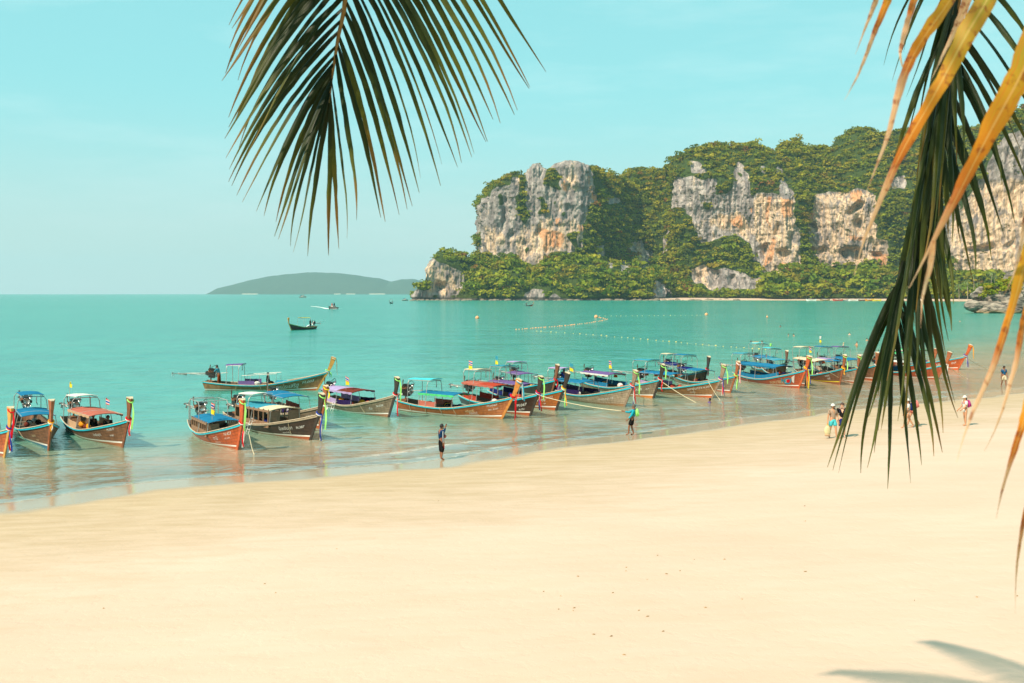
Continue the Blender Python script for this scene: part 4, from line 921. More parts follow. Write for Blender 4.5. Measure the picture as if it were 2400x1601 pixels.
    def letter(txt, t0, q0, size, mt, side=-1, slope=0.0):
        vs, fs = text_mesh(txt); mb = MB(); out = []
        for (a, b_, _) in vs:
            t = t0 + a * size / L; gk = Hl.g(t0) - Hl.k(t0); q = q0 + b_ * size / gk; out.append(Hl.p(min(t, .985), min(q, .90), side, .012))
        mb.add(out, fs); mb.build('lettering', mt, root)
    for tx in (text or []): letter(tx[0], tx[1], tx[2], tx[3], cream_p if len(tx) > 4 else white_p)
    if extra: extra(root, Hl, X)
    root['neck'] = tuple(root.matrix_basis @ neckp)
    root['stern_x'] = X(.1)
    return root, Hl

def bs(bx, by, sx, Ys): 
    """stem foot from its waterline pixel, stern from its pixel column and depth"""
    b = WP(bx, by); return (b.x, b.y), ((sx - 1200) / F * Ys, Ys)
boats = {}
def add(key, label, b, s, **kw):
    B_, S_ = bs(*b, *s); boats[key] = longtail(label, B_, S_, seed=len(boats) * 3 + 1, **kw)

add('b1', 'longtail boat cut off by the left picture edge, tan prow with broad red sash', (10, 1072), (-92, 52), hull='orange', post='tan', neck=('white', 'tred', 'tblue'), neckfall=1.0, tip='tred', tipfall=1.15, canopy='blue', rear='skyblue', crange=(.2, .5), post_h=.98, lean=.30)
add('b2', 'weathered brown longtail boat seen bow-on, plain dark red post and two blue awnings', (114, 1056), (58, 57), hull='brown', post='redbrown', neck=('white', 'orange'), neckfall=.42, canopy='blue', rear='blue', rear_rng=(.12, .34), rz=2.0, crange=(.3, .62), cz=1.22, stripe='white', bottom=(.03, .16, .26), text=[('ทะเลทอง', .80, .62, .16, 1), ('M.0451', .84, .44, .13, 1)], ropes=(.62,), lean=.24, cargo=True)
add('b3', 'brown longtail boat with coral awning, yellow pennant and lime sash on its prow', (288, 1049), (168, 54.8), hull='brown', post='brown', neck=('white', 'tred'), neckfall=.82, tip='lime', tipfall=1.3, canopy='coral', croof='tan', crange=(.26, .70), cz=1.34, rear='white', rear_rng=(.12, .30), rz=2.02, panel='tan', flags=((.14, ('yellow',), 1.75), (.52, ('thai',), 1.1)), text=[('M.0571', .86, .78, .17), ('ทิพย์สมุทร', .72, .62, .17), ('M.081', .875, .56, .12)], lean=.36, shaft=2.4, bottom=(.33, .13, .05), cargo=True)
add('b4', 'glossy orange longtail boat seen bow-on with a lime sash and low blue-roofed cabin', (556, 1055.5), (466, 53.2), hull='orange', post='red', neck=('white', 'tred'), neckfall=1.15, tip='lime', tipfall=1.45, canopy=('blue', 'blue'), crange=(.26, .70), cz=1.16, cabin=True, rear=None, hoop=True, flags=((.62, ('thai', 'yellow'), 1.15),), text=[('N.423', .865, .74, .19), ('ทามิ', .74, .60, .24), ('บริการนำเที่ยว', .74, .47, .09), ('081 2594', .862, .60, .10)], lean=.22, shaft=3.0, bottom=None, post_h=1.12)
add('b5', 'dark brown longtail boat with wooden cabin, turquoise roof and white boarding ladder', (727, 1031.5), (548, 56.5), hull='dark', post='dark', rub='wood', neck=('white', 'tblue'), neckfall=1.25, tip='lime', tipfall=1.6, canopy=('skyblue', 'skyblue', 'cream'), crange=(.22, .70), cz=1.38, cabin=True, rear='white', rear_rng=(.22, .38), rz=1.98, ladder=.50, text=[('น้องจินดา', .755, .62, .22), ('N.387', .88, .63, .18), ('บริการนำเที่ยว', .77, .46, .10)], ropes=(.84,), lean=.40, shaft=1.0, bottom=(.36, .09, .03), beam=1.02)
add('b6', 'old grey longtail boat with blue awning moored just behind the dark cabin boat', (748, 1005), (634, 61.5), hull='grey', post='redbrown', rub='wood', tip='yellow', tipfall=.5, neck=('white',), neckfall=.3, canopy='blue', crange=(.12, .56), cz=1.46, panel='coral', text=[('N.0048', .86, .66, .17), ('พรชัย', .80, .45, .17)], cargo=True, lean=.30, shaft=1.6, flags=((.1, (), 1.3),))
add('b7', 'tan longtail boat seen broadside, farthest out, with a boatman at its engine', (741.5, 915), (484, 76.3), hull='tan', post='tan', neck=('white', 'skyblue', 'lime'), neckfall=.38, tip='cream', tipfall=1.2, canopy=None, crange=(.32, .62), panel='purple', rear='purple', rear_rng=(.21, .32), rz=2.02, text=[('พรประเสริฐ', .66, .50, .34), ('M.003', .86, .66, .26)], lean=.62, shaft=3.0, ropes=(.3, .52, .73), Lmin=8.2, bowh=1.42, post_h=1.12,
    extra=lambda root, Hl, X: (MB().tube([(X(.34), -.7, .5), (X(.35), -.7, 1.15), (X(.66), -.62, 1.32), (X(.655), -.62, .7)], .02, 5).tube([(X(.34), .7, .5), (X(.35), .7, 1.15), (X(.66), .62, 1.32), (X(.655), .62, .7)], .02, 5).tube([(X(.42), -.7, .5), (X(.43), -.7, 1.2)], .015, 5).tube([(X(.5), -.7, .5), (X(.51), -.68, 1.24)], .015, 5).tube([(X(.58), -.7, .6), (X(.59), -.65, 1.28)], .015, 5).build('railing', steel, root), awning(Hl, X(.64), X(.76), .62, .7, arch=.16).build('folded_tarp', CL['skyblue'], root)))
add('b8', 'weathered grey longtail boat with pale lilac awning and a small ladder, red and white sash', (911, 978), (768, 65.5), hull='grey', post='dark', rub='wood', neck=('white', 'tred'), neckfall=1.15, tip='lime', tipfall=1.25, canopy=('lilac', 'redcloth') if False else ('lilac', 'maroon'), croof='lilac', crange=(.10, .62), cz=1.36, panel='lilac', panel2='darkpurple', flags=((.44, ('thai', 'yellow'), 1.35),), text=[('เรือ', .80, .58, .20), ('N.036', .87, .66, .18)], ladder=.36, ropes=(.74,), lean=.42, shaft=.9, bottom=(.30, .15, .08))
add('b9', 'varnished teak longtail boat with blue awning, red sash and ropes hanging down its side', (1174.6, 981.6), (942, 63.2), hull='teak', post='orange', neck=('tred', 'tred'), neckfall=1.35, tip=('white', 'skyblue'), tipfall=1.1, canopy=('blue', 'blue'), croof='green', crange=(.26, .62), cz=1.32, panel='coral', rear='cyan', rear_rng=(.14, .34), rz=2.12, text=[('ศรีสุทธิ์', .72, .62, .18, 1), ('M.0360', .87, .78, .15), ('น้ำใสทัวร์', .745, .50, .14), ('บริการนำเที่ยวหมู่เกาะ', .70, .40, .11), ('081 5377', .88, .60, .13)], ropes=(.17, .34, .50, .63), lean=.62, shaft=.6, Lmin=7.6, bottom=(.40, .14, .04), cargo=True)
add('b10', 'near-black longtail boat with coral-red awning between the teak boat and the brown one', (1242.5, 975), (1092, 66.5), hull='dark', post='dark', neck=('white', 'tblue', 'tred'), neckfall=1.05, tip='lime', tipfall=1.25, canopy=('coral', 'red'), croof='coral', crange=(.10, .62), cz=1.62, panel='red', rear='cream', rear_rng=(.10, .28), rz=2.5, flags=((.14, ('thai', 'yellow'), 2.1),), text=[('M.047', .86, .60, .24), ('RUTH', .875, .42, .15), ('777', .74, .56, .22)], lean=.40, shaft=2.4, cargo=True)
add('b11', 'brown longtail boat with a purple awning and a very dark glossy prow post', (1303, 962), (1160, 69.5), hull='teak', post='dark', neck=('white', 'lime', 'orange'), neckfall=1.1, canopy=('purple', 'purple'), crange=(.04, .60), cz=1.42, panel='navy', rear='skyblue', rear_rng=(.04, .22), rz=2.5, flags=((.10, ('skyblue', 'yellow'), 2.2),), text=[('8 9 กุญ', .80, .66, .20), ('M.0711', .885, .74, .14), ('081', .86, .48, .12)], lean=.62, shaft=2.6)
add('b12', 'pale silvery longtail boat with blue awning and blue-white-red sash', (1463, 953), (1302, 71.5), hull='pale', post='grey', neck=('tblue', 'white', 'tred'), neckfall=1.15, tip='lime', tipfall=1.4, canopy=('blue', 'blue'), crange=(.04, .52), cz=1.34, panel='purple', panel2='darkpurple', rear='lilac', rear_rng=(.0, .18), rz=2.15, flags=((.3, ('skyblue', 'yellow'), 1.7),), text=[('ปานวาสนา 10', .74, .56, .20)], lean=.50, shaft=3.0, stripe=None, bottom=(.30, .16, .07), cargo=True)
add('b13', 'grey longtail boat with purple awning and orange bottom, half behind the pale silvery boat', (1531, 933.6), (1372, 78), hull='grey', post='dark', neck=('white', 'tred'), neckfall=.8, tip='lime', tipfall=.95, canopy=('purple', 'purple'), croof='white', crange=(.06, .50), cz=1.42, panel='blue', panel2='blue', flags=((.46, ('thai', 'yellow'), 1.5),), text=[('สมใจ', .82, .62, .26), ('N.01', .91, .62, .14)], lean=.52, shaft=3.0, stripe='white', bottom=(.62, .20, .04), jackets=True)
add('b14', 'broad light brown longtail boat with blue awning and a rope from its bow', (1668, 932.7), (1494, 76.5), hull='tan', post='grey', neck=('white', 'tred', 'tblue'), neckfall=1.1, tip='lime', tipfall=1.2, canopy=('blue', 'blue'), crange=(.14, .58), cz=1.5, panel='lilac', rear='skyblue', rear_rng=(.04, .22), rz=2.4, text=[('ฉลามนาวา', .77, .70, .22), ('N.057', .895, .72, .17), ('นำเที่ยว', .79, .52, .12)], ropes=(.83,), lean=.42, stripe='white', bottom=(.58, .12, .03), cargo=True, beam=1.1, jackets=True)
add('b15', 'grey longtail boat with white-wrapped prow top and a long pink sash', (1710.7, 921), (1590, 82.5), hull='grey', post='redbrown', neck=('orange', 'lime'), neckfall=1.0, tip=('white', 'pink'), tipfall=1.5, canopy=('navy', 'blue'), crange=(.14, .55), cz=1.4, rear='blue', rear_rng=(.02, .22), rz=2.45, text=[('ต.ชัย', .86, .70, .20), ('081', .90, .52, .12)], lean=.52, stripe='white', bottom=(.45, .12, .04), shaft=3.2)
add('b16', 'red-brown longtail boat with blue double awning and a painted fish emblem on its bow', (1872, 910.5), (1738, 84.5), hull='red', post='red', neck=('purple', 'orange', 'tred', 'yellow'), neckfall=1.35, tip='lime', tipfall=1.3, canopy=('blue', 'blue'), croof='blue', crange=(.10, .78), cz=1.62, panel='blue', panel2='blue', rear='skyblue', rear_rng=(.0, .16), rz=2.4, text=[('สมหมายนาวา', .66, .52, .32, 1), ('SOM MAI NAWA', .67, .36, .17, 1), ('M.038', .86, .30, .13)], ropes=(.30,), lean=.60, shaft=3.0, stripe='white', bottom=(.42, .08, .03), bowh=1.5, Lmin=8.0,
    extra=lambda root, Hl, X: (lambda mb, ms: (mb.add([Hl.p(.86 + .036 * math.cos(a) * (1 if math.cos(a) < 0 else 1.2), .60 + .20 * math.sin(a), -1, .016) for a in [k * math.pi / 10 for k in range(20)]], [tuple(range(20))[::-1]], 0), mb.add([Hl.p(.872 + .018 * math.cos(a), .60 + .11 * math.sin(a), -1, .022) for a in [k * math.pi / 8 for k in range(16)]], [tuple(range(16))[::-1]], 1), mb.add([Hl.p(.828, .70, -1, .02), Hl.p(.81, .86, -1, .02), Hl.p(.80, .50, -1, .02)], [(0, 1, 2)], 0), mb.add([Hl.p(.90, .78, -1, .02), Hl.p(.925, .86, -1, .02), Hl.p(.93, .42, -1, .02), Hl.p(.91, .52, -1, .02)], [(0, 1, 2, 3)], 2), mb.build('fish_emblem', ms, root)))(MB(), [CL['skyblue'], CL['tred'], CL['white']]))
add('b17', 'brown-grey longtail boat with dark post, squeezed behind the boat with the fish emblem', (1887, 905), (1800, 90), hull='grey', post='dark', neck=('skyblue', 'yellow', 'tblue'), neckfall=1.2, canopy=('skyblue',), crange=(.10, .45), cz=1.7, rear='cyan', rear_rng=(.0, .18), rz=2.6, flags=((.2, ('lime',), 2.1),), lean=.56, stripe='white')
add('b18', 'dark brown longtail boat with a cream awning and a yellow-orange garland', (1968, 902), (1876, 89), hull='brown', post='redbrown', neck=('yellow', 'orange'), neckfall=.55, tip='lime', tipfall=1.0, canopy=('cream', 'cream'), crange=(.04, .64), cz=1.75, rear='cream', rear_rng=(.0, .2), rz=2.75, flags=((.4, ('thai', 'yellow'), 2.0),), text=[('M.0591', .80, .70, .18), ('ชลธี', .82, .50, .22)], lean=.60, stripe='yellow', bottom=(.30, .10, .04), cargo=True, jackets=True)
add('b19', 'pale grey longtail boat with reddish post, right of the boat with the garland', (2002, 898), (1920, 92), hull='pale', post='redbrown', neck=('coral', 'yellow', 'skyblue'), neckfall=1.2, tip='lime', tipfall=.2, canopy=('lilac', 'blue'), crange=(.1, .55), cz=1.5, rear='blue', rear_rng=(.02, .2), rz=2.6, lean=.56, stripe='white', text=[('M.02', .88, .6, .2)], flags=((.16, ('white', 'yellow'), 2.6),))
add('b20', 'blue-awninged longtail boat glimpsed through the drooping palm leaves', (2046, 893), (1960, 94), hull='brown', post='redbrown', neck=('white',), neckfall=.8, canopy=('blue', 'blue'), crange=(.1, .6), cz=1.5, rear='purple', rear_rng=(.02, .2), rz=2.5, lean=.5, stripe='white')
add('b21', 'red-brown longtail boat half hidden behind the drooping palm leaves, plain post', (2196, 889), (2056, 91), hull='red', post='redbrown', neck=('white', 'white'), neckfall=1.1, canopy=('skyblue', 'white'), crange=(.12, .62), cz=1.4, panel='blue', text=[('แสงเงิน', .74, .56, .24)], lean=.60, stripe='white', bottom=(.36, .08, .03), cargo=True)
add('b22', 'bright orange longtail boat at the right end of the row, orange sash on prow', (2244, 867), (2120, 101), hull='orange', post='red', neck=('white', 'tblue', 'purple'), neckfall=1.0, tip='orange', tipfall=1.35, canopy=('green',), croof='white', crange=(.12, .50), cz=1.75, text=[('วาสนา 2', .72, .60, .32), ('ชล', .90, .62, .3)], lean=.75, stripe='white', bottom=(.56, .10, .02), post_h=1.1, Lmin=7.4)
add('b23', 'brown longtail boat whose red post rises behind the half hidden red-brown boat', (2172, 878), (2060, 97), hull='red', post='redbrown', neck=('tred',), neckfall=.5, canopy=('skyblue', 'green'), crange=(.1, .55), cz=1.8, lean=.5, stripe='white')
add('b24', 'longtail boat moored farther out, its cyan stern awning above the blue double awning', (1838, 887), (1770, 97), hull='tan', post='brown', neck=('white',), neckfall=.5, canopy=('blue',), crange=(.2, .5), cz=1.5, rear='cyan', rear_rng=(.04, .26), rz=2.7, lean=.5, stripe='white')

add('b25', 'grey longtail boat farther out, its bow showing above the broad light brown boat', (1648, 905), (1560, 88), hull='grey', post='dark', neck=('white', 'tred'), neckfall=.5, canopy=('navy',), crange=(.1, .5), cz=1.4, rear='cream', rear_rng=(.04, .2), rz=2.2, lean=.5, stripe='white', shaft=2.2)
add('b26', 'dark longtail boat farther out, behind the near-black and purple-awninged boats', (1290, 932), (1200, 77), hull='dark', post='brown', neck=('tred',), neckfall=.5, canopy=('purple',), crange=(.1, .45), cz=1.4, rear='lilac', rear_rng=(.04, .2), rz=2.2, lean=.5, stripe='white', shaft=2.4)
# boats out on the water
AWAY = 'boats out on the bay'
longtail('small green longtail boat with a yellow awning heading for the beach, out on open water', (-44.2, 199.4), (-40.9, 206.6), hull='dark', post='tan', rub='lime', canopy=None, rear='yellow', rear_rng=(.30, .62), rz=2.5, tip='orange', tipfall=.5, stripe=None, bottom=(.10, .14, .03), group=AWAY, lean=.2, shaft=2.2, post_h=1.15, seed=50)
w = WP(1233, 717.5); longtail('tiny longtail boat alone in front of the left cliff', (w.x + 3.5, w.y - 6), (w.x, w.y), hull='dark', post='brown', rear='cream', rear_rng=(.1, .4), rz=2.6, group=AWAY, seed=51, stripe=None, text=None, tip='orange')
w = WP(920, 711.5); longtail('tiny longtail boat near the headland with white awning', (w.x - 1, w.y - 7), (w.x, w.y), hull='dark', post='brown', rear='white', rear_rng=(.1, .5), rz=3, group=AWAY, seed=52, stripe=None)
foam_m = mat('white_foam', (.85, .86, .82), .9, var=.06)
def speedboat(label, px, py, s=1.0, yaw=.2, wake=True):
    w = WP(px, py); b = empty('speedboat', (w.x, w.y, 0), yaw, label, 'motorboat', AWAY)
    mb = MB(); n = 9; V = []
    for i in range(n):
        t = i / (n - 1); ww = 1.1 * (1 - t ** 3) + .04; V += [(-3 + 6.4 * t, -ww, .75 + .5 * t ** 2), (-3 + 6.2 * t, -ww * .55, -.2), (-3 + 6.2 * t, ww * .55, -.2), (-3 + 6.4 * t, ww, .75 + .5 * t ** 2)]
    fs = [(i * 4 + k, i * 4 + k + 1, i * 4 + 5 + k, i * 4 + 4 + k) for i in range(n - 1) for k in range(3)] + [(i * 4, i * 4 + 4, i * 4 + 7, i * 4 + 3) for i in range(n - 1)] + [(0, 3, 2, 1)]
    mb.add([(a * s, b_ * s, c * s) for a, b_, c in V], fs); mb.build('hull', mat('motorboat_hull', (.25, .18, .14), .4), b)
    mb = MB(); mb.box((-.5 * s, 0, 1.15 * s), (2.2 * s, 1.5 * s, .5 * s), taper=.8); mb.build('cabin', mat('motorboat_cabin', (.5, .42, .36), .5), b)
    for k in range(4): 
        mb = MB(); mb.ball(((-1.6 + k * .9) * s, (.3 if k % 2 else -.3) * s, 1.75 * s), (.28 * s, .28 * s, .5 * s), 8, 6).ball(((-1.6 + k * .9) * s, (.3 if k % 2 else -.3) * s, 2.35 * s), .16 * s, 8, 6); mb.build('seated_figure', CL[['navy', 'black', 'grey', 'red'][k]], b, True)
    return b, w
b_, w = speedboat('brown motorboat throwing up white wash to both sides, left of the headland', 780, 724.5, 1.15, -1.9)
speedboat('tiny white motorboat on the far water close to the horizon', 709, 697.5, 1.9, .1)
speedboat('small low boat just off the tip of the headland', 949, 704.8, 1.0, .4)
def wake(label, pts, seed):
    r = random.Random(seed); mb = MB()
    A, B_ = [], []
    for (px, py, wd) in pts:
        p = WP(px, py); A.append(Vector((p.x, p.y - wd, .10))); B_.append(Vector((p.x, p.y + wd, .12)))
    mb.strip(A, B_, .06); o = mb.build('wake_foam', foam_m); tag(o, label, kind='stuff')
wake('white foam wake trailing left behind the brown motorboat', [(728, 718.5, .5), (742, 719.5, 2), (752, 721, 1.2), (764, 723.5, 3.5), (776, 724.5, 3), (790, 724.6, 2), (800, 723.6, .4)], 1)
wake('thin foam behind the small boat with the yellow awning', [(716, 769, .4), (724, 763, 1.0), (740, 758, .7), (762, 752, .3)], 2)
wake('thin foam behind the tiny white motorboat', [(700, 697.8, 4), (712, 697.6, 9), (722, 697.4, 3)], 3)
# boats drawn up along the far beach
for i, (px, col, lab) in enumerate([(1900, 'white', 'white'), (1932, 'tan', 'tan'), (1962, 'red', 'red-hulled'), (1975, 'grey', 'grey'), (1998, 'white', 'white-roofed'), (2018, 'brown', 'brown'), (2036, 'orange', 'orange'), (2052, 'yellow', 'yellow')]):
    w = WP(px, 705.3); t = empty('beached_boat', (w.x, w.y - 2, .1), RNG.uniform(-.5, .5), 'tiny %s boat drawn up on the far beach, %s' % (lab, ['farthest left', 'second from left', 'third from left', 'beside the red one', 'in the middle', 'right of the middle', 'second from the palm leaves', 'nearest the palm leaves'][i]), 'boat', 'boats drawn up on the far beach')
    mb = MB(); n = 7; V = []
    for k in range(n):
        q = k / (n - 1) * 2 - 1; ww = 1.2 * (1 - q * q) + .05; V += [(q * 5, -ww, 1.0 + .9 * q * q), (q * 4.4, -ww * .5, -.2), (q * 4.4, ww * .5, -.2), (q * 5, ww, 1.0 + .9 * q * q)]
    mb.add(V, [(k * 4 + j, k * 4 + j + 1, k * 4 + 5 + j, k * 4 + 4 + j) for k in range(n - 1) for j in range(3)]); cc = {'tan': (.4, .25, .12), 'brown': (.2, .1, .05)}.get(col, C.get(col, (.4, .3, .2)))
    mb.build('hull', mat('beached_hull_' + col, cc, .6), t); mb = MB(); mb.box((-1, 0, 2.0), (3.6, 1.9, .12)); 
    for dx in (-2.6, .6):
        for dy in (-.8, .8): mb.box((dx, dy, 1.4), (.1, .1, 1.2))
    mb.build('awning', CL[['white', 'blue', 'coral', 'cream', 'white', 'skyblue', 'white', 'yellow'][i]], t)

# lines of swimming-area floats and marker buoys
def float_line(label, pts, n, rad, mt, seed):
    r = random.Random(seed); P = [WP(*p) for p in pts]; cum = [0]
    for a, b in zip(P, P[1:]): cum.append(cum[-1] + (b - a).length)
    root = empty('float_line', P[0], 0, label, 'float line'); rp = MB(); rp.tube([p - P[0] + Vector((0, 0, -.01)) for p in P], .012, 4); rp.build('rope', rope_m, root)
    m0 = MB().ball((0, 0, .05), (rad * 1.3, rad, rad * .8), 8, 6); first = None
    sc_ = [abs((b[0] - a[0])) + 3 * abs(b[1] - a[1]) for a, b in zip(pts, pts[1:])]; tot = sum(sc_)
    for k in range(n):
        d = tot * (k + r.uniform(-.25, .25) + .5) / n; i = 0
        while i < len(sc_) - 1 and d > sc_[i]: d -= sc_[i]; i += 1
        q = min(1, max(0, d / sc_[i])); w = WP(pts[i][0] + (pts[i + 1][0] - pts[i][0]) * q, pts[i][1] + (pts[i + 1][1] - pts[i][1]) * q)
        if first is None: first = m0.build('float', mt, root, True); o = first
        else: o = first.copy(); COL.objects.link(o); o.parent = root
        o.location = w - P[0]; s_ = r.choice([1, 1, 1.3, .8]); o.scale = (s_, s_, s_)
fl_m = mat('float_yellow_foam', (.80, .62, .22), .6); fl_o = mat('float_orange', (.80, .36, .16), .5)
float_line('dense line of orange-yellow floats running to a bend in mid bay', [(1208, 773), (1261, 769), (1326, 764), (1384, 757), (1414, 751.5), (1424, 748.5), (1402, 744)], 42, .15, fl_o, 1)
float_line('sparse line of pale yellow floats running towards the moored boats', [(1246, 776), (1326, 781), (1407, 786.5), (1436, 790), (1483, 793), (1537, 798.5), (1583, 802.5), (1636, 807.5), (1694, 812.5), (1744, 816), (1800, 821)], 34, .085, fl_m, 2)
float_line('faint far line of small floats between two orange buoys', [(1400, 741), (1470, 740.6), (1540, 740.2), (1650, 739)], 20, .10, fl_m, 3)
for px, py, lab in ((1118.5, 747, 'single orange marker buoy on open water left of the float lines'), (1397, 744.5, 'orange marker buoy at the bend of the float line'), (1655.5, 739, 'orange marker buoy right of the float lines, nearest the far shore'), (1798, 745, 'tiny pale buoy near the far right swimmers')):
    w = WP(px, py); mb = MB(); mb.ball((0, 0, .25), .55 if px < 1700 else .3, 12, 8).tube([(0, 0, .6), (0, 0, .95)], .06, 6); o = mb.build('marker_buoy', fl_o, None, True); o.location = w; tag(o, lab, 'buoy')
# ------------------------------------------------------------------ people
def skin_obj(name, V, E, Rr, m, parent, sub=1, root=0):
    me = bpy.data.meshes.new(name); me.from_pydata([tuple(v) for v in V], E, []); me.materials.append(m)
    o = link(name, me, parent); sk = o.modifiers.new('skin', 'SKIN')
    for i, r in enumerate(Rr):
        d = me.skin_vertices[0].data[i]; d.radius = (r, r) if not isinstance(r, tuple) else r; d.use_root = (i == root)
    sk.use_smooth_shade = True; s = o.modifiers.new('sub', 'SUBSURF'); s.levels = sub; s.render_levels = sub; return o
SKINS = dict(brown=(.24, .10, .05), tan=(.48, .24, .13), light=(.62, .36, .24), dark=(.10, .05, .03))
def person(label, loc, yaw, h=1.68, lean=0, legs=((8, 4), (-8, 12)), arms=((8, 8, 12), (-8, 8, 12)), skin='brown', hair=(.012, .01, .01), top=('navy', 'long'), bottom=('black', .5), cap=None, cap_brim=True, sit=0.0, head_turn=0, bag=None, hips=None, cut=None, extra=None, long_hair=False, group=None, beard=False, stoop=0):
    k = h / 1.70; root = empty('person', loc, yaw, label, 'person', group)
    sm = mat('skin_' + skin, SKINS[skin], .55, var=.08)
    rot = lambda v, a: Vector((v.x * math.cos(a) + v.z * math.sin(a), v.y, -v.x * math.sin(a) + v.z * math.cos(a)))
    pel = Vector((0, 0, 0)); J = {}
    low = 0
    for sd, (a, b) in zip((1, -1), legs):
        n = 'L' if sd > 0 else 'R'; hip = Vector((0, .085 * sd, -.04)); kn = hip + rot(Vector((0, .01 * sd, -.42)), -R(a)); an = kn + rot(Vector((0, 0, -.40)), -R(a - b))
        J['hip' + n], J['kn' + n], J['an' + n] = hip, kn, an; J['toe' + n] = an + Vector((.15, .03 * sd, -.055)); low = min(low, an.z - .075)
    pel.z = -low if not sit else sit
    T = lambda v: rot(v, R(lean))
    ch, nk = T(Vector((0, 0, .34))), T(Vector((0, 0, .50))); hd = nk + rot(Vector((.02, 0, .12)), R(lean * .4 + stoop)); tp = hd + rot(Vector((.0, 0, .085)), R(stoop))
    V = [Vector((0, 0, 0)), T(Vector((0, 0, .16))), ch, T(Vector((0, 0, .44))), nk, hd, tp]; E = [(0, 1), (1, 2), (2, 3), (3, 4), (4, 5), (5, 6)]; Rr = [(.135, .115), (.115, .10), (.145, .105), (.09, .075), .052, (.076, .088), (.062, .072)]
    J['neck'], J['head'], J['top'] = nk, hd, tp
    for n, sd in (('L', 1), ('R', -1)):
        i = len(V); V += [J['hip' + n], J['hip' + n].lerp(J['kn' + n], .5), J['kn' + n], J['kn' + n].lerp(J['an' + n], .4), J['an' + n], J['toe' + n]]
        E += [(0, i), (i, i + 1), (i + 1, i + 2), (i + 2, i + 3), (i + 3, i + 4), (i + 4, i + 5)]; Rr += [.092, .078, .056, .056, .036, (.042, .026)]
    for (u, o_, e), n, sd in zip(arms, ('L', 'R'), (1, -1)):
        sh = T(Vector((0, .175 * sd, .425))); d = rot(Vector((0, 0, -1)), -R(u)); d = (d + Vector((0, sd * math.tan(R(o_)), 0))).normalized()
        el = sh + d * .28; d2 = rot(Vector((0, 0, -1)), -R(u + e)); d2 = (d2 + Vector((0, sd * math.tan(R(o_ * .5)), 0))).normalized(); wr = el + d2 * .25; ha = wr + d2 * .075
        J['sh' + n], J['el' + n], J['wr' + n], J['ha' + n] = sh, el, wr, ha
        i = len(V); V += [sh, el, wr, ha]; E += [(3, i), (i, i + 1), (i + 1, i + 2), (i + 2, i + 3)]; Rr += [.058, .042, .030, (.038, .022)]
        fw = rot(Vector((1, 0, 0)), -R(u + e)); 
        for f in range(4):
            j = len(V); off = fw * (.030 - .020 * f); L_ = (.072, .080, .075, .058)[f]; V += [ha + off * .9 + d2 * .035, ha + off * 1.1 + d2 * (.035 + L_ * .5) + Vector((0, -sd * .008, 0)), ha + off * 1.1 + d2 * (.03 + L_) + Vector((0, -sd * .022, 0))]; E += [(i + 3, j), (j, j + 1), (j + 1, j + 2)]; Rr += [.011, .010, .008]
        j = len(V); V += [wr + d2 * .03 + fw * .035, wr + d2 * .07 + fw * .055]; E += [(i + 2, j), (j, j + 1)]; Rr += [.013, .010]
    base = Vector((0, 0, pel.z)); V = [(v + base) * k for v in V]; Rr = [tuple(x * k for x in r) if isinstance(r, tuple) else r * k for r in Rr]
    for q in J: J[q] = (J[q] + base) * k
    skin_obj('body', V, E, Rr, sm, root, 1)
    # face
    ht = Matrix.Rotation(R(head_turn), 3, 'Z'); hd = J['head']; P = lambda x, y, z: hd + ht @ Vector((x, y, z)) * k
    fm = MB(); fm.ball(P(.088, 0, -.002), (.016 * k, .013 * k, .024 * k), 8, 6).ball(P(.075, 0, -.05), (.02 * k, .03 * k, .012 * k), 8, 5); 
    for sd in (1, -1): fm.ball(P(.0, sd * .083, -.005), (.018 * k, .012 * k, .032 * k), 8, 6)
    fm.ball(P(.055, 0, -.085), (.035 * k, .035 * k, .025 * k), 8, 6); fm.build('face', sm, root, True)
    for sd in (1, -1): MB().ball(P(.079, sd * .032, .018), (.009 * k, .013 * k, .008 * k), 8, 6).build('eye', mat('dark_eye', (.01, .008, .006), .3), root, True)
    hm = mat('hair_' + str(hair), hair, .6, var=.2)
    mb = MB(); nu, nv = 16, 9; HV = []
    for j in range(nv):
        th = R(118) * j / (nv - 1)
        for i in range(nu):
            ph = 2 * math.pi * i / nu; fr = math.cos(ph); th2 = th * (1 - .42 * max(0, fr)); rr = 1 + .05 * math.sin(i * 5.3 + j * 2.1)
            HV.append(P((.104 * math.sin(th2) * math.cos(ph) - .012) * rr, .096 * math.sin(th2) * math.sin(ph) * rr, .118 * math.cos(th2) * rr + .015))
    mb.add(HV, [(j * nu + i, j * nu + nu + i, j * nu + nu + (i + 1) % nu, j * nu + (i + 1) % nu) for j in range(nv - 1) for i in range(nu)])
    if long_hair: mb.ball(P(-.085, 0, -.13), (.045 * k, .075 * k, .15 * k), 10, 7)
    if beard: mb.ball(P(.06, 0, -.082), (.045 * k, .058 * k, .038 * k), 10, 6)
    mb.build('hair', hm, root, True)
    if top:
        m = CL[top[0]]; g = .016 * k; S = lambda *r: [tuple((x * k + g) for x in q) if isinstance(q, tuple) else q * k + g for q in r]
        nv_ = [J['neck'].lerp(base * k, t_) for t_ in (0.12, .30, .62, 1.05)]; Vt = list(nv_); Et = [(0, 1), (1, 2), (2, 3)]; Rt = S((.075, .07), (.145, .108), (.122, .108), (.138, .118))
        for n in 'LR':
            i = len(Vt); a, b_, c_ = J['sh' + n], J['el' + n], J['wr' + n]
            if top[1] == 'none': continue
            Vt.append(a); Et.append((1, i)); Rt += S(.060)
            if top[1] == 'long': Vt += [b_, a.lerp(b_, 1).lerp(c_, .92)]; Et += [(i, i + 1), (i + 1, i + 2)]; Rt += S(.044, .032)
            else: Vt.append(a.lerp(b_, .72)); Et.append((i, i + 1)); Rt += S(.056)
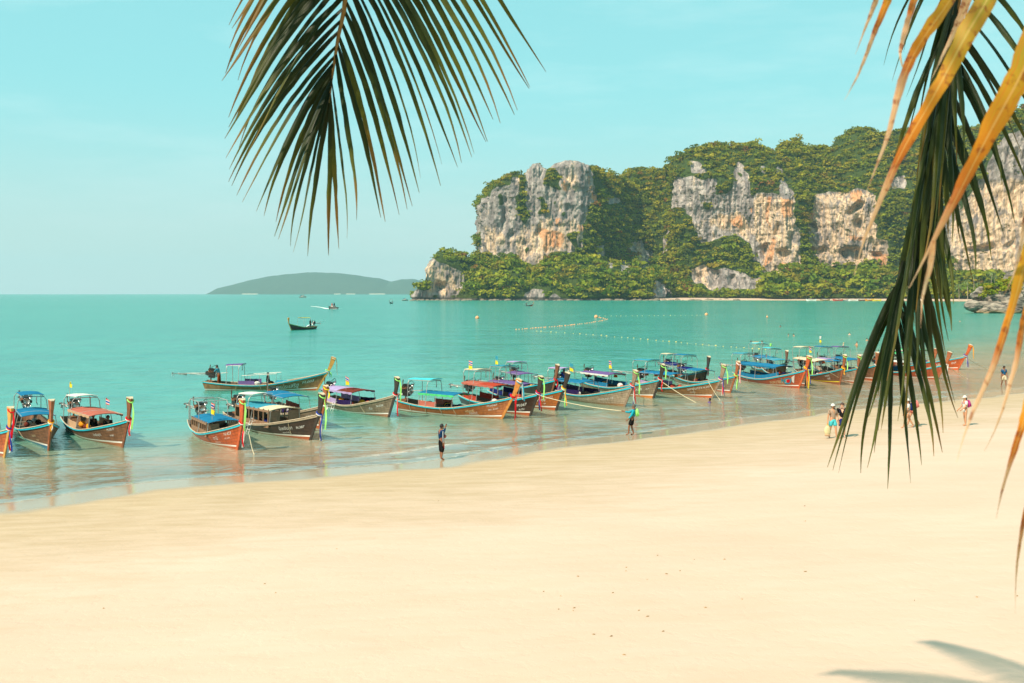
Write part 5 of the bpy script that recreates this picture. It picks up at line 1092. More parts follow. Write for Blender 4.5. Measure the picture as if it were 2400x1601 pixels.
        skin_obj('shirt', Vt, Et, Rt, m, root, 1, 1)
    if bottom:
        g = .016 * k; m = CL[bottom[0]]; f = bottom[1]; Vt = [base * k + Vector((0, 0, .08 * k)), base * k]; Et = [(0, 1)]; Rt = [(.125 * k + g, .108 * k + g), (.138 * k + g, .12 * k + g)]
        for n in 'LR':
            i = len(Vt); hp, kn, an = J['hip' + n], J['kn' + n], J['an' + n]; Vt += [hp, hp.lerp(kn, min(1, f))]; Et += [(1, i), (i, i + 1)]; Rt += [.096 * k + g, .082 * k + g * (1.8 if f < 1.1 else 1)]
            if f > 1: Vt.append(kn.lerp(an, f - 1)); Et.append((i + 1, i + 2)); Rt.append(.056 * k + g)
        skin_obj('shorts', Vt, Et, Rt, m, root, 1, 1)
    if cap:
        mb = MB(); CV = []
        for j in range(6):
            th = R(92) * j / 5
            for i in range(14):
                ph = 2 * math.pi * i / 14; CV.append(P(.112 * math.sin(th) * math.cos(ph) - .006, .102 * math.sin(th) * math.sin(ph), .125 * math.cos(th) + .022))
        mb.add(CV, [(j * 14 + i, j * 14 + 14 + i, j * 14 + 14 + (i + 1) % 14, j * 14 + (i + 1) % 14) for j in range(5) for i in range(14)])
        mb.build('cap', CL[cap], root, True)
        if cap_brim:
            mb = MB(); A = [P(.09 * math.cos(a), .09 * math.sin(a), .03) for a in [R(-70 + 20 * i) for i in range(8)]]; B_ = [P(.09 * math.cos(a) + .085 * math.cos(a * .6), .095 * math.sin(a), .018) for a in [R(-70 + 20 * i) for i in range(8)]]
            mb.strip(A, B_, .008); mb.build('cap_brim', CL['black' if cap == 'white' and beard else cap], root)
    if bag:
        c = J['neck'].lerp(base * k, .42) + Vector((-.20 * k, 0, 0)); mb = MB(); mb.ball(c, (.11 * k, .15 * k, .22 * k), 12, 9); mb.box(c + Vector((-.07 * k, 0, -.07 * k)), (.10 * k, .22 * k, .16 * k), taper=.85); b_ = mb.build('backpack', CL[bag], root, True); 
        mb = MB()
        for sd in (1, -1): mb.tube([c + Vector((.05, sd * .10, .18)) * k, J['sh' + ('L' if sd > 0 else 'R')] + Vector((0, -sd * .05, .07)) * k, J['neck'].lerp(base * k, .35) + Vector((.13, sd * .10, 0)) * k, c + Vector((.12, sd * .15, -.15)) * k], .016 * k, 6)
        mb.build('bag_strap', CL['navy' if bag == 'lime' else bag], b_)
    if extra: extra(root, J, k)
    return root, J
def feet(px, py):
    Y = H * F / (py - HY)
    for _ in range(6):
        x = (px - 1200) / F * Y; z = max(gz(x, Y), -.02); Y = (H - z) * F / (py - HY)
    return ((px - 1200) / F * Y, Y, z)
def bumbag(root, J, k): MB().ball(J['neck'].lerp(J['hipL'].lerp(J['hipR'], .5), .62) + Vector((.14, -.03, 0)), (.08, .15, .09), 10, 7).build('bumbag', CL['coral'], root, True); m = MB(); m.strip([J['hipR'] + Vector((.02, -.105, -.02)), J['hipR'].lerp(J['knR'], .5) + Vector((.02, -.100, 0)), J['knR'] + Vector((.05, -.06, .05))], [J['hipR'] + Vector((.06, -.10, -.02)), J['hipR'].lerp(J['knR'], .5) + Vector((.06, -.092, 0)), J['knR'] + Vector((.075, -.05, .05))], .012); m.build('leg_stripe', CL['tred'], root); m = MB(); a, b, c = J['shR'], J['elR'], J['wrR']; o = Vector((-.02, -.062, 0)); m.strip([a + o, b + o * .85, c + o * .7], [a + o + Vector((-.03, 0, 0)), b + o * .85 + Vector((-.03, 0, 0)), c + o * .7 + Vector((-.02, 0, 0))], .008); m.build('sleeve_stripe', CL['white'], root)
person('man in navy rash top shading his eyes with a raised hand at the water edge', feet(1034, 1078), R(32), 1.62, legs=((4, 4), (2, 10)), arms=((62, 6, 96), (-6, 12, 6)), skin='brown', top=('navy2', 'long') if 'navy2' in CL else ('tblue', 'long'), bottom=('black', 1.35), head_turn=-20, stoop=10, extra=bumbag)
P2, J2 = person('man in turquoise shirt with lime green backpack pulling a mooring rope', feet(1482, 1020), R(172), 1.66, lean=-9, legs=((24, 20), (6, 22)), arms=((22, 8, 20), (58, 4, 42)), skin='brown', top=('cyan2', 'long') if 'cyan2' in CL else ('skyblue', 'long'), bottom=('black', .95), bag='lime', hair=(.09, .08, .07))
def carry(root, J, k):
    pass
P3, J3 = person('bearded man in white cap, grey-tan shirt and turquoise shorts carrying a yellow bag', feet(1952, 1027), R(-72), 1.72, legs=((14, 6), (-10, 8)), arms=((6, 10, 8), (-4, 16, 6)), skin='tan', top=('shirt_tan', 'short') if 'shirt_tan' in CL else ('tan', 'short'), bottom=('cyan', .78), cap='white', beard=True, head_turn=25)
person('man in black t-shirt and dark shorts with backpack, beside the capped man', feet(1974, 1026), R(-108), 1.76, legs=((-10, 6), (14, 8)), arms=((10, 10, 14), (12, 8, 20)), skin='light', top=('black', 'short'), bottom=('navy', .85), bag='navy', hair=(.06, .03, .02), head_turn=-35)
person('woman in a white top walking left behind the hanging palm leaves', feet(2128, 1003), R(175), 1.60, legs=((22, 6), (-18, 14)), arms=((18, 6, 20), (-14, 8, 12)), skin='tan', top=('white', 'short'), bottom=('white', .35), bag='navy', long_hair=True, hair=(.05, .02, .01), cap='white')
person('dark-haired walker with a pink bag just behind the woman in white', feet(2139, 999), R(170), 1.68, legs=((-18, 12), (20, 8)), arms=((-10, 6, 10), (12, 6, 12)), skin='tan', top=('grey', 'none'), bottom=('coral', .5), bag='pink2' if 'pink2' in CL else 'coral', hair=(.01, .01, .012))
person('woman in white cap and dress with a magenta backpack, alone on the sand', feet(2262, 998), R(188), 1.62, legs=((4, 4), (-3, 6)), arms=((20, 4, 35), (14, 6, 30)), skin='tan', top=('white', 'short'), bottom=('white', .45), cap='white', bag='magenta' if 'magenta' in CL else 'purple', long_hair=True)
person('man in blue t-shirt and khaki shorts walking by the water at the far right', feet(2353, 907), R(-80), 1.70, legs=((12, 8), (-10, 10)), arms=((8, 8, 10), (-6, 8, 10)), skin='brown', top=('tblue2', 'short') if 'tblue2' in CL else ('blue', 'short'), bottom=('cream', .95))
w = WP(1661, 957, -.35)
P8, J8 = person('child sitting in the shallows in a striped top, holding the end of a rope', (w.x, w.y, -.42), R(180), 1.45, lean=-12, legs=((85, 6), (80, 8)), arms=((40, 10, 25), (50, 10, 30)), skin='dark', top=('purple', 'short'), bottom=('navy', .9), sit=.16)
# yellow bag carried by the capped man
l3 = P3.matrix_basis @ J3['haR']; bagm = MB(); bagm.tube([(0, 0, 0), (-.03, 0, -.16)], .012, 6).tube([(0, 0, 0), (.05, 0, -.16)], .012, 6); bg_o = bagm.build('carrier_bag', CL['yellow']); bg_o.location = l3
mb = MB(); mb.ball((0, 0, -.40), (.16, .08, .25), 12, 9); mb.build('bag_body', cloth('clear_yellow_net', (.72, .62, .36)), bg_o, True); mb = MB(); mb.ball((0, 0, -.60), (.15, .09, .06), 12, 6); mb.build('bag_base', CL['tan'], bg_o, True); tag(bg_o, 'yellow and clear net bag hanging from the hand of the man in turquoise shorts', 'bag')
# crew on the boats
def onboard(key, tx, y, z, **kw):
    root, Hl = boats[key]; p = root.matrix_basis @ Vector((-Hl.L / 2 + Hl.L * tx, y, 0)); return (p.x, p.y, z), root.rotation_euler.z
def crew(key, tx, y, z, label, dyaw=0, **kw):
    p, a = onboard(key, tx, y, z); return person(label, p, a + dyaw, **kw)
crew('b7', .115, 0, .34, 'boatman in light blue jacket leaning over the engine of the outermost boat', math.pi, h=1.62, lean=18, legs=((4, 4), (-4, 6)), arms=((42, 4, 20), (38, 6, 24)), skin='brown', top=('skyblue', 'long'), bottom=('rust' if 'rust' in CL else 'orange', 1.7))
crew('b7', .56, 0, .30, 'dark-haired passenger seated low amidships in the outermost boat', 0, h=1.55, sit=.42, legs=((85, 85), (85, 85)), top=('black', 'long'), bottom=('black', 1.4))
crew('b3', .55, -.25, .22, 'seated figure in dark clothes, aft one under the coral awning', .3, h=1.55, sit=.38, legs=((85, 85), (85, 85)), top=('black', 'long'), bottom=('black', 1.4))
crew('b3', .66, .2, .22, 'seated figure in dark clothes, forward one under the coral awning', -.2, h=1.55, sit=.38, legs=((85, 85), (85, 85)), top=('black', 'long'), bottom=('navy', 1.4))
crew('b12', .10, .2, .45, 'boatman standing at the stern among the engines, seen behind the dark glossy prow', 2.4, h=1.62, legs=((2, 2), (-4, 4)), arms=((20, 6, 40), (10, 6, 30)), top=('tblue', 'short'), bottom=('black', .9))
o50 = [o for o in COL.objects if o.get('label', '').startswith('small green longtail')][0]
q = o50.matrix_basis @ Vector((-2.4, 0, 0)); person('helmsman in black standing under the yellow awning of the small green boat', (q.x, q.y, .35), o50.rotation_euler.z, 1.65, top=('black', 'long'), bottom=('black', 1.6))
# bathers in the sea
sw = [(1760, 803, 'dark', 'bather with black hair beside the orange float ring, left one'), (1786, 803, 'tan', 'bather just right of the orange float ring'), (1829, 764.5, 'brown', 'lone bather far out above the pair of swimmers'), (1848, 786, 'tan', 'left one of a pair of swimmers in open water'), (1860, 786, 'tan', 'right one of a pair of swimmers in open water'), (1977, 808, 'light', 'fair-haired bather alone right of the boat awnings'),
      (2008, 812, 'tan', 'bare-chested bather standing behind the purple stern awning'), (2032, 797, 'tan', 'bather at the edge of the palm leaves, left of two'), (2040, 796, 'tan', 'bather at the edge of the palm leaves, right of two'), (1991, 783, 'light', 'small distant bather above the fair-haired one'), (2250, 752, 'tan', 'bather near the rock outcrop'), (2120, 787, 'coral', 'bather glimpsed between the palm leaflets')]
hm0 = mat('wet_dark_hair', (.02, .012, .01), .35)
for i, (px, py, sk_, lab) in enumerate(sw):
    w = WP(px, py + 2); t = empty('bather', (w.x, w.y, -.02), RNG.uniform(0, 6), lab, 'person', 'bathers in the bay'); sm = mat('skin_' + sk_, SKINS.get(sk_, (.5, .25, .15)), .5, var=.08); up = .45 if i == 6 else .10
    V = [Vector((0, 0, -.35)), Vector((0, 0, up - .05)), Vector((0, 0, up + .08)), Vector((.01, 0, up + .20)), Vector((0, 0, up + .30)), Vector((.02, .17, up - .02)), Vector((.12, .30, up - .15 - .1)), Vector((.02, -.17, up - .02)), Vector((.12, -.30, up - .25))]
    skin_obj('body', V, [(0, 1), (1, 2), (2, 3), (3, 4), (1, 5), (5, 6), (1, 7), (7, 8)], [(.13, .1), (.15, .11), .055, (.08, .09), .07, .06, .04, .06, .04], sm, t)
    MB().ball((-.02, 0, up + .27), (.10, .095, .10), 12, 8).build('hair', hm0 if i != 5 else mat('fair_hair', (.5, .34, .16), .6), t, True)
w = WP(1771, 805); mb = MB(); mb.tube([(math.cos(a) * .42, math.sin(a) * .42, .08) for a in [i * math.pi / 8 for i in range(17)]], .14, 8, 0, False); o = mb.build('float_ring', CL['orange'], None, True); o.location = w; tag(o, 'orange and yellow inflatable ring between two bathers', 'float ring')

# ------------------------------------------------------------------ mooring ropes
def rope(label, a, b, sag=.25, r=.018, n=14):
    a, b = Vector(a), Vector(b); mb = MB(); mb.tube([a.lerp(b, i / (n - 1)) - Vector((0, 0, sag * math.sin(math.pi * i / (n - 1)))) for i in range(n)], r, 6)
    o = mb.build('mooring_rope', rope_m, None, True); tag(o, label, 'rope', 'mooring ropes'); return o
nk = lambda k: Vector(boats[k][0]['neck']) - Vector((0, 0, .1))
rope('mooring rope from the near-black boat to the hands of the man with the green backpack', nk('b10'), P2.matrix_basis @ J2['haR'], .12, .022)
rope('mooring rope from the grey-green boat down to the child sitting in the shallows', nk('b13'), P8.matrix_basis @ J8['haL'], .10, .022)
rope('short mooring rope from the broad light brown boat into the shallows', nk('b14') - Vector((.9, 0, .0)), WP(1688, 938), .08)
rope('mooring rope from the silvery boat into the water behind the man pulling a rope', nk('b12'), WP(1510, 936), .05)
rope('slack rope hanging from the prow of the glossy orange boat', nk('b4') + Vector((.35, -.1, -.4)), WP(596, 1066), .12)
rope('mooring rope from the bright orange boat at the right end to the beach', nk('b22'), feet(2318, 866), .12, .022)
rope('mooring rope from the half hidden red-brown boat to the shallows', nk('b21'), WP(2268, 888), .05, .022)
rope('mooring rope of the boat with the pink sash, dipping into the water', nk('b15'), WP(1766, 921), .04)
rope('mooring rope of the brown boat with the yellow garland', nk('b18') - Vector((1.4, 0, .1)), WP(1995, 900), .03)
# ------------------------------------------------------------------ coconut palms overhead
def leafmat(name, dry):
    M = NM(name); a = M.attr('along'); g = M.attr('across'); nz_ = M.noise(M.pos((1, 1, 1)), 9, 5, .6); ag = M.attr('age')
    if dry:
        f = M.math('ADD', M.math('ADD', a, M.math('MULTIPLY', M.math('SUBTRACT', nz_, .5), .35)), ag)
        c = M.ramp(f, [(.05, (.30, .30, .035)), (.28, (.50, .33, .02)), (.46, (.66, .27, .012)), (.60, (.42, .12, .02)), (.70, (.62, .44, .28)), (.95, (.72, .58, .42))])
        cx = M.n('ShaderNodeCombineXYZ'); M.put(cx.inputs[0], M.math('MULTIPLY', g, 5.0)); M.put(cx.inputs[1], M.math('MULTIPLY', a, 2.2)); M.put(cx.inputs[2], M.math('MULTIPLY', ag, 40.0))
        c = M.mix(M.math('MULTIPLY', M.ramp(M.noise(cx.outputs[0], 1.6, 5, .6), [(.46, 0), (.60, 1)]), .6), c, (.62, .19, .015))
        spots = M.noise(M.pos((1, 1, 1)), 42, 4, .65); c = M.mix(M.math('MULTIPLY', M.ramp(spots, [(.56, 0), (.66, 1)]), .8), c, (.24, .045, .008))
        c = M.mix(M.math('MULTIPLY', M.ramp(g, [(0, 1), (.14, 0)]), .55), c, (.80, .62, .22))
    else:
        f = M.math('ADD', M.math('ADD', a, M.math('MULTIPLY', M.math('SUBTRACT', nz_, .5), .45)), ag)
        c = M.ramp(f, [(.0, (.008, .017, .003)), (.5, (.020, .034, .005)), (.80, (.075, .085, .009)), (1.0, (.17, .095, .018))])
    st = M.n('ShaderNodeTexWave') if False else None
    rib = M.math('SINE', M.math('MULTIPLY', g, 40.0)); nb = M.bump(rib, .25, .002)
    d = M.bsdf(c, .42 if not dry else .5, nb, .22 if not dry else .4); t = M.n('ShaderNodeBsdfTranslucent'); M.put(t.inputs[0], M.mix(1, c, (1.4, 1.7, .4) if not dry else (1.15, 1.0, .7), 'MULTIPLY'))
    m = M.n('ShaderNodeMixShader'); m.inputs[0].default_value = .14 if not dry else .4; M.l(d, m.inputs[1]); M.l(t.outputs[0], m.inputs[2]); return M.done(m.outputs[0])
green_leaf, dry_leaf = leafmat('palm_leaflet_green', False), leafmat('palm_leaflet_dry', True)
rach_m = mat('palm_rib', (.20, .13, .035), .5, var=.25)
def leaf_mesh(P, width, m, age=0, fold=.5, twist=0.0, seed=0, split=True, prof=None):
    """folded blade along the points P (world), tapering to a frayed tip"""
    r = random.Random(seed); n = len(P); bend = r.uniform(-.36, .36) * min(1, (P[-1] - P[0]).length) ; V, al, ac, ages = [], [], [], []; fs = []
    for i, p in enumerate(P):
        q = i / (n - 1); t = (P[min(i + 1, n - 1)] - P[max(i - 1, 0)]).normalized(); s = t.cross(Vector((0, 1, 0))).normalized(); f = s.cross(t)
        tw = twist + .35 * math.sin(q * 4 + seed); s, f = s * math.cos(tw) + f * math.sin(tw), f * math.cos(tw) - s * math.sin(tw)
        w = width / 2 * (prof(q) if prof else (min(1, .45 + q * 3.2) * (1 - max(0, (q - .45) / .55) ** 1.35 * .93)))
        dv = f * w * fold; wl = w * (1 + (r.uniform(-.22, .10) if q > .25 else 0)); wr_ = w * (1 + (r.uniform(-.22, .10) if q > .25 else 0))
        if q > .72: p = p + s * (bend * (q - .72) ** 2)
        V += [p + s * wl + dv, p, p - s * wr_ + dv]; al += [q] * 3; ac += [1, 0, 1]; ages += [age] * 3
        if i: a = (i - 1) * 3; fs += [(a, a + 1, a + 4, a + 3), (a + 1, a + 2, a + 5, a + 4)]
    me = bpy.data.meshes.new('leaflet'); me.from_pydata(V, [], fs); me.materials.append(m)
    for nm, arr in (('along', al), ('across', ac), ('age', ages)):
        a = me.attributes.new(nm, 'FLOAT', 'POINT'); a.data.foreach_set('value', arr)
    me.polygons.foreach_set('use_smooth', [True] * len(me.polygons)); me.update(); return me
def bez(a, b, c, n):
    return [a * (1 - t) ** 2 + b * 2 * t * (1 - t) + c * t * t for t in [i / (n - 1) for i in range(n)]]
def palm(name_label, base, pts, radii):
    t = empty('coconut_palm', base, 0, name_label, 'palm tree'); P = [Vector(p) - Vector(base) for p in pts]
    mb = MB(); fine = []
    for i in range(len(P) - 1): fine += [P[i].lerp(P[i + 1], k / 8) for k in range(8)]
    mb.tube(fine + [P[-1]], [radii * (1 + .06 * (i % 2)) * (1.25 - .4 * i / len(fine)) for i in range(len(fine) + 1)], 12); mb.build('trunk', trunk_m, t, True); return t
def big_frond(tree, tree_loc, a, d, L, rise, droop, seed, gap=.075, leafL=.95):
    """a whole frond above the picture, leaflets joined to it"""
    r = random.Random(seed); a = Vector(a); d = Vector(d).normalized(); side = Vector((-d.y, d.x, 0)); mb = MB(); n = 14
    P = [a + d * (L * q) + Vector((0, 0, rise * q - droop * q * q)) for q in [i / (n - 1) for i in range(n)]]; off = Vector(tree_loc)
    mb.tube([p - off for p in P], [.045 * (1 - .85 * i / n) + .006 for i in range(n)], 6)
    q = .12
    while q < 1:
        k = min(int(q * (n - 1)), n - 2); p = P[k].lerp(P[k + 1], q * (n - 1) - k); ll = leafL * math.sin(math.pi * min(.92, .22 + .75 * q)) ** .6 * r.uniform(.85, 1.1)
        for sd in (-1, 1):
            e = p + (side * sd * .8 + d * .5) * ll * .75 + Vector((0, 0, -ll * .55)); m_ = p + (side * sd * .8 + d * .45) * ll * .45 + Vector((0, 0, -.05)); B = bez(p, m_, e, 5)
            w = [d.cross(Vector((0, 0, 1))) * 0 + d * .022 * x for x in (.6, 1, 1, .7, .1)]; mb.strip([b - off - v for b, v in zip(B, w)], [b - off + v for b, v in zip(B, w)], .003)
        q += gap / L
    mb.build('frond', green_leaf, tree)

L1 = (7.2, .2, 1.4)
tree1 = palm('coconut palm overhead whose fronds hang into the top of the picture', L1, [L1, (7.6, .3, 4.5), (6.6, .9, 8.2), (4.8, 1.9, 10.6), (2.9, 2.8, 11.4)], .15)
o1 = Vector(L1)
def zp(o, s): return lambda x, y: (o[0] + x / s, o[1] + y / s)
Z1 = zp((500, 0), 2.529)
def rach_at(R_, py):
    for (x1, y1, Y1), (x2, y2, Y2) in zip(R_, R_[1:]):
        if min(y1, y2) <= py <= max(y1, y2): t = (py - y1) / (y2 - y1); return x1 + (x2 - x1) * t, Y1 + (Y2 - Y1) * t
    return (R_[0][0], R_[0][2]) if abs(py - R_[0][1]) < abs(py - R_[-1][1]) else (R_[-1][0], R_[-1][2])
# frond hanging at upper left
RA = [(*Z1(850, -1250), 4.0), (*Z1(835, -900), 4.15), (*Z1(812, -500), 4.35), (*Z1(795, -150), 4.55), (*Z1(775, 60), 4.65), (*Z1(740, 220), 4.7), (*Z1(715, 380), 4.75), (*Z1(695, 520), 4.8), (*Z1(688, 610), 4.82)]
fr_a = MB(); Pw = [Vector((2.9, 2.8, 11.4)), Vector((1.6, 3.0, 11.9)), Vector((.3, 3.5, 11.5))] + [WP(x, y, Y=Y) for x, y, Y in RA]
fr_a.tube([p - o1 for p in Pw], [.04, .035, .03, .024, .020, .016, .013, .011, .009, .0075, .006, .004], 8); frondA = fr_a.build('frond', rach_m, tree1, True)
LT = [(543, 1515, 560), (492, 1495, 540), (432, 1455, 520), (400, 1420, 490), (378, 1405, 460), (365, 1315, 430), (285, 1275, 400), (262, 1255, 370), (185, 1200, 330), (140, 1160, 270), (105, 1100, 180), (92, 1080, 110), (95, 1005, 40), (85, 940, -30), (205, 950, -60), (130, 860, -150), (100, 760, -230), (118, 740, -300), (90, 830, -200), (78, 690, -400), (150, 640, -350), (75, 490, -480), (120, 460, -520), (45, 420, -560), (90, 360, -620), (150, 300, -660), (80, 140, -720), (85, 280, -780), (140, 180, -820)]
RT = [(680, 1515, 590), (742, 1475, 560), (815, 1412, 480), (873, 1300, 310), (988, 1290, 250), (1017, 1315, 210), (1100, 1275, 130), (1160, 1240, 60), (1167, 1225, 0), (1212, 1145, -110), (1248, 1050, -170), (1350, 1100, -250), (1362, 970, -300), (1440, 995, -350), (1505, 955, -410), (1537, 930, -460), (1558, 905, -500), (1590, 850, -550), (1635, 835, -600), (1655, 710, -650), (1732, 715, -700), (1785, 680, -760), (1820, 645, -820), (1840, 540, -880), (1868, 520, -940), (1947, 440, -1010)]
for i, (x, y, by) in enumerate([(a, b, c, ) for a, b, c in LT] + RT):
    r = random.Random(i); bx, Yb = rach_at(RA, by / 2.529); by_ = by / 2.529; tx, ty = Z1(x, y); right = i >= len(LT)
    Yt = Yb + r.uniform(-.30, .30) + (.12 if right else -.05); a = WP(bx, by_, Y=Yb); c = WP(tx, ty, Y=Yt); dx = tx - bx; L_ = math.hypot(tx - bx, ty - by_)
    mid = WP((bx + tx) / 2 + (.10 if abs(dx) > 60 else .02) * dx * (1.0 if right else 1.0), (by_ + ty) / 2 - .09 * min(1, abs(dx) / 150) * L_, Y=(Yb + Yt) / 2 + r.uniform(-.05, .05))
    th = x in (815, 1248, 1362, 205, 492) ; W_ = r.uniform(.024, .031) * (.5 if th else 1) * (1.15 if by < 0 else 1)
    me = leaf_mesh([p - o1 for p in bez(a, mid, c, 16)], W_, green_leaf, age=r.uniform(-.12, .12) + (.28 if x in (680, 742, 1017) else 0) + (.22 if (not right and by < -380) else 0), fold=r.uniform(.35, .8), twist=r.uniform(-.4, .4), seed=i)
    o = link('leaflet', me, frondA)
# dark frond hanging at the right
RB = [(2300, -330, 3.9), (2275, -180, 4.05), (2255, -60, 4.2), (2235, 60, 4.3), (2208, 200, 4.4), (2178, 360, 4.5), (2146, 520, 4.6), (2118, 660, 4.65), (2096, 780, 4.7)]
fr_b = MB(); Pw = [Vector((2.9, 2.8, 11.4)), Vector((2.7, 3.4, 11.2))] + [WP(x, y, Y=Y) for x, y, Y in RB]; fr_b.tube([p - o1 for p in Pw], [.04, .035, .028, .024, .020, .017, .014, .011, .009, .007, .004], 8); frondB = fr_b.build('frond', rach_m, tree1, True)
TB = [(1948, 1098, 640), (1957, 1106, 660), (1966, 1108, 690), (2007, 1108, 700), (2048, 1061, 720), (2054, 1008, 740), (2083, 1147, 765), (2070, 1010, 700), (2136, 1133, 760), (2162, 1090, 740), (2197, 1069, 715), (2207, 1061, 690), (2219, 1014, 640), (2232, 980, 600), (2234, 951, 570), (2200, 905, 620), (2212, 835, 480), (2236, 775, 440), (2242, 710, 400), (2175, 900, 600), (2222, 760, 420), (2205, 720, 380),
      (2282, 668, 300), (2300, 640, 265), (2330, 610, 225), (2318, 560, 250), (2352, 560, 180), (2385, 520, 140), (2420, 470, 100), (2440, 410, 55), (2452, 330, 10), (2455, 250, -40), (2458, 170, -90), (2360, 430, 120), (2400, 380, 60), (2063, 150, -220), (2089, 190, -180), (2133, 235, -120), (2110, 120, -200), (2150, 300, -60), (2085, 420, 20), (2120, 360, 0)]
rr = random.Random(4)
for k in range(34):
    by = -60 + k * 20 + rr.uniform(-8, 8); bx, _ = rach_at(RB, by); TB.append((bx - 62 + rr.uniform(-42, 30), by + 420 + rr.uniform(-60, 150), by))
for k in range(16):
    by = 40 + k * 36 + rr.uniform(-8, 8); bx, _ = rach_at(RB, by); TB.append((bx + 26 + rr.uniform(-16, 26), by + 360 + rr.uniform(-60, 60), by))
for i, (tx, ty, by) in enumerate(TB):
    r = random.Random(i + 90); bx, Yb = rach_at(RB, by); Yt = Yb + r.uniform(-.38, .38); a = WP(bx, by, Y=Yb); c = WP(tx, ty, Y=Yt); dx = tx - bx; L_ = math.hypot(dx, ty - by)
    mid = WP((bx + tx) / 2 + .12 * dx, (by + ty) / 2 - .10 * min(1, abs(dx) / 120) * L_, Y=(Yb + Yt) / 2 + r.uniform(-.08, .08)); W_ = r.uniform(.024, .034) * (.45 if ty < 260 and tx < 2140 else 1)
    o = link('leaflet', leaf_mesh([p - o1 for p in bez(a, mid, c, 14)], W_, green_leaf, age=r.uniform(-.25, .08), fold=r.uniform(.3, .9), twist=r.uniform(-.8, .8), seed=i + 90), frondB)
# yellowed frond very close to the viewer
DRY = [([(2075, -90), (2055, 0), (2030, 62), (2010, 112), (2003, 126)], 1.9, 24, .42), ([(2098, -60), (2083, 0), (2065, 40), (2044, 95), (2020, 158), (1998, 205), (1983, 236)], 1.85, 26, .22), ([(2160, -70), (2146, 0), (2130, 50), (2119, 84), (2108, 122), (2109, 182)], 1.95, 30, .25),
       ([(2262, -60), (2229, 0), (2190, 51), (2142, 122), (2111, 198), (2087, 300), (2060, 395), (2049, 452)], 1.8, 38, .16), ([(2345, -60), (2316, 0), (2265, 79), (2218, 170), (2174, 253), (2127, 328), (2095, 391), (2071, 454), (2048, 514), (2024, 590), (2020, 645)], 1.7, 52, .02),
       ([(2470, 0), (2430, 90), (2400, 165), (2374, 212), (2316, 316), (2265, 419), (2225, 494), (2198, 553), (2166, 620), (2140, 680)], 1.5, 76, .0), ([(2190, 565), (2180, 630), (2162, 700), (2158, 770)], 1.56, 16, .75), ([(2440, 380), (2410, 500), (2392, 590), (2376, 650), (2352, 690)], 1.75, 34, .30),
       ([(2450, 480), (2400, 625), (2372, 730), (2350, 800), (2332, 858), (2287, 949), (2262, 1030), (2256, 1085)], 1.6, 40, .10), ([(2440, 640), (2402, 743), (2385, 845), (2360, 926), (2332, 1032), (2322, 1060)], 1.75, 26, .25), ([(2440, 850), (2400, 985), (2386, 1030), (2360, 1110), (2342, 1175), (2334, 1215)], 1.62, 28, .10), ([(2440, 1060), (2402, 1210), (2388, 1290), (2372, 1440)], 1.7, 18, .20), ([(2290, -60), (2262, 20), (2230, 90), (2200, 150), (2178, 190)], 2.0, 30, .55)]
RC = [WP(2480, 1300, Y=1.7), WP(2500, 900, Y=1.68), WP(2520, 500, Y=1.62), WP(2520, 150, Y=1.62), WP(2470, -120, Y=1.7), WP(2330, -260, Y=1.85), Vector((1.6, 2.3, 10.2)), Vector((2.9, 2.8, 11.4))]
fr_c = MB(); fr_c.tube([p - o1 for p in RC], [.006, .010, .013, .016, .018, .022, .03, .04], 8); frondC = fr_c.build('frond', rach_m, tree1, True); tag(frondC, 'yellowed dying frond closest to the viewer')
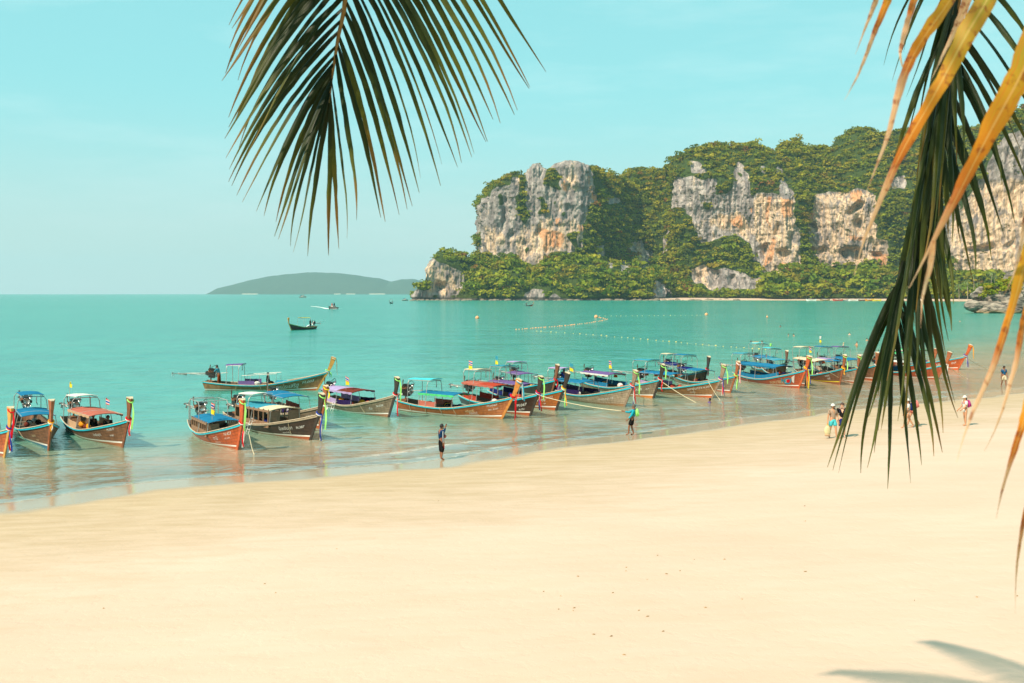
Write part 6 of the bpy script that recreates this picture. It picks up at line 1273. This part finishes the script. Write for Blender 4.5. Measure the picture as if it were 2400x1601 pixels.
for i, (pl, Y, wpx, age) in enumerate(DRY):
    n = 26; cum = [0]
    for a, b in zip(pl, pl[1:]): cum.append(cum[-1] + math.hypot(b[0] - a[0], b[1] - a[1]))
    # connect each blade to the frond's rib
    P = []
    for k in range(n):
        d = cum[-1] * k / (n - 1); j = 0
        while j < len(pl) - 2 and d > cum[j + 1]: j += 1
        t = (d - cum[j]) / (cum[j + 1] - cum[j]); P.append((pl[j][0] + (pl[j + 1][0] - pl[j][0]) * t, pl[j][1] + (pl[j + 1][1] - pl[j][1]) * t))
    for _ in range(3): P = [P[0]] + [((P[k - 1][0] + P[k][0] * 2 + P[k + 1][0]) / 4, (P[k - 1][1] + P[k][1] * 2 + P[k + 1][1]) / 4) for k in range(1, n - 1)] + [P[-1]]
    W3 = [WP(x, y, Y=Y * (1 + .05 * math.sin(k / n * 3 + i))) for k, (x, y) in enumerate(P)]
    if i != 6: near = min(RC, key=lambda q: (q - W3[0]).length); W3 = [near.lerp(W3[0], t) for t in (0, .35, .7)] + W3
    me = leaf_mesh([p - o1 for p in W3], wpx / F * Y * .86, dry_leaf, age=age - .1, fold=.38, twist=.1 * math.sin(i * 3), seed=i + 300, prof=lambda q: min(1, .5 + q * 3) * max(.04, 1 - max(0, (q - .3) / .7) ** .95))
    link('leaflet', me, frondC)
# the rest of this palm's crown and a second palm, above the picture
for k, (d, L_, ri, dr) in enumerate([((-1, .02, 0), 6.2, 1.2, 1.5), ((-1, -.25, 0), 6.0, 1.6, 1.8), ((-1, .16, 0), 5.4, 1.9, 1.5), ((-.8, -.6, 0), 5.2, 1.5, 2.2), ((.3, -1, 0), 5, 1.2, 3), ((1, -.3, 0), 5, 1.0, 3), ((1, .35, 0), 4.6, 1.6, 2.6)]):
    big_frond(tree1, L1, (2.9, 2.8, 11.4), d, L_, ri, dr, k)
L2 = (7.2, 2.5, 1.4)
tree2 = palm('coconut palm out of sight whose crown shades the sand at lower right', L2, [L2, (7.9, 2.6, 6), (5.6, 3.6, 10.8), (.2, 5.3, 14.4)], .16)
for k in range(13):
    a = k * 2.4; big_frond(tree2, L2, (.2, 5.3, 14.4), (math.cos(a), math.sin(a), 0), 4.1, 1.6 - .1 * (k % 3), 1.9 + .35 * (k % 3), 50 + k)
# bits of dry leaf and shell on the sand
VV, FF = [], []
for k in range(34):
    x, y = RNG.uniform(-9, 11), RNG.uniform(17.5, 34)
    if RNG.random() < .5: x, y = RNG.normal(2.6, 1.1), RNG.normal(22.5, 1.6)
    if shore_d(np.array([x]), np.array([y]))[0] < 3: continue
    a = RNG.uniform(-.5, .5); l = RNG.uniform(.012, .045); w_ = l * .22; z = gz(x, y) + .012; n0 = len(VV)
    VV += [(x - l * math.cos(a), y - l * math.sin(a), z), (x, y - w_, z + .015), (x + l * math.cos(a), y + l * math.sin(a), z + .004), (x, y + w_, z + .012), (x, y, z - .02)]; FF += [(n0, n0 + 1, n0 + 3), (n0 + 1, n0 + 2, n0 + 3), (n0, n0 + 4, n0 + 1), (n0 + 1, n0 + 4, n0 + 2)]
me = bpy.data.meshes.new('beach_litter'); me.from_pydata(VV, [], FF); me.materials.append(mat('dry_leaf_bits', (.42, .29, .16), .9, var=.3)); tag(link('beach_litter', me), 'scattered bits of dry leaf and shell on the sand', kind='stuff')
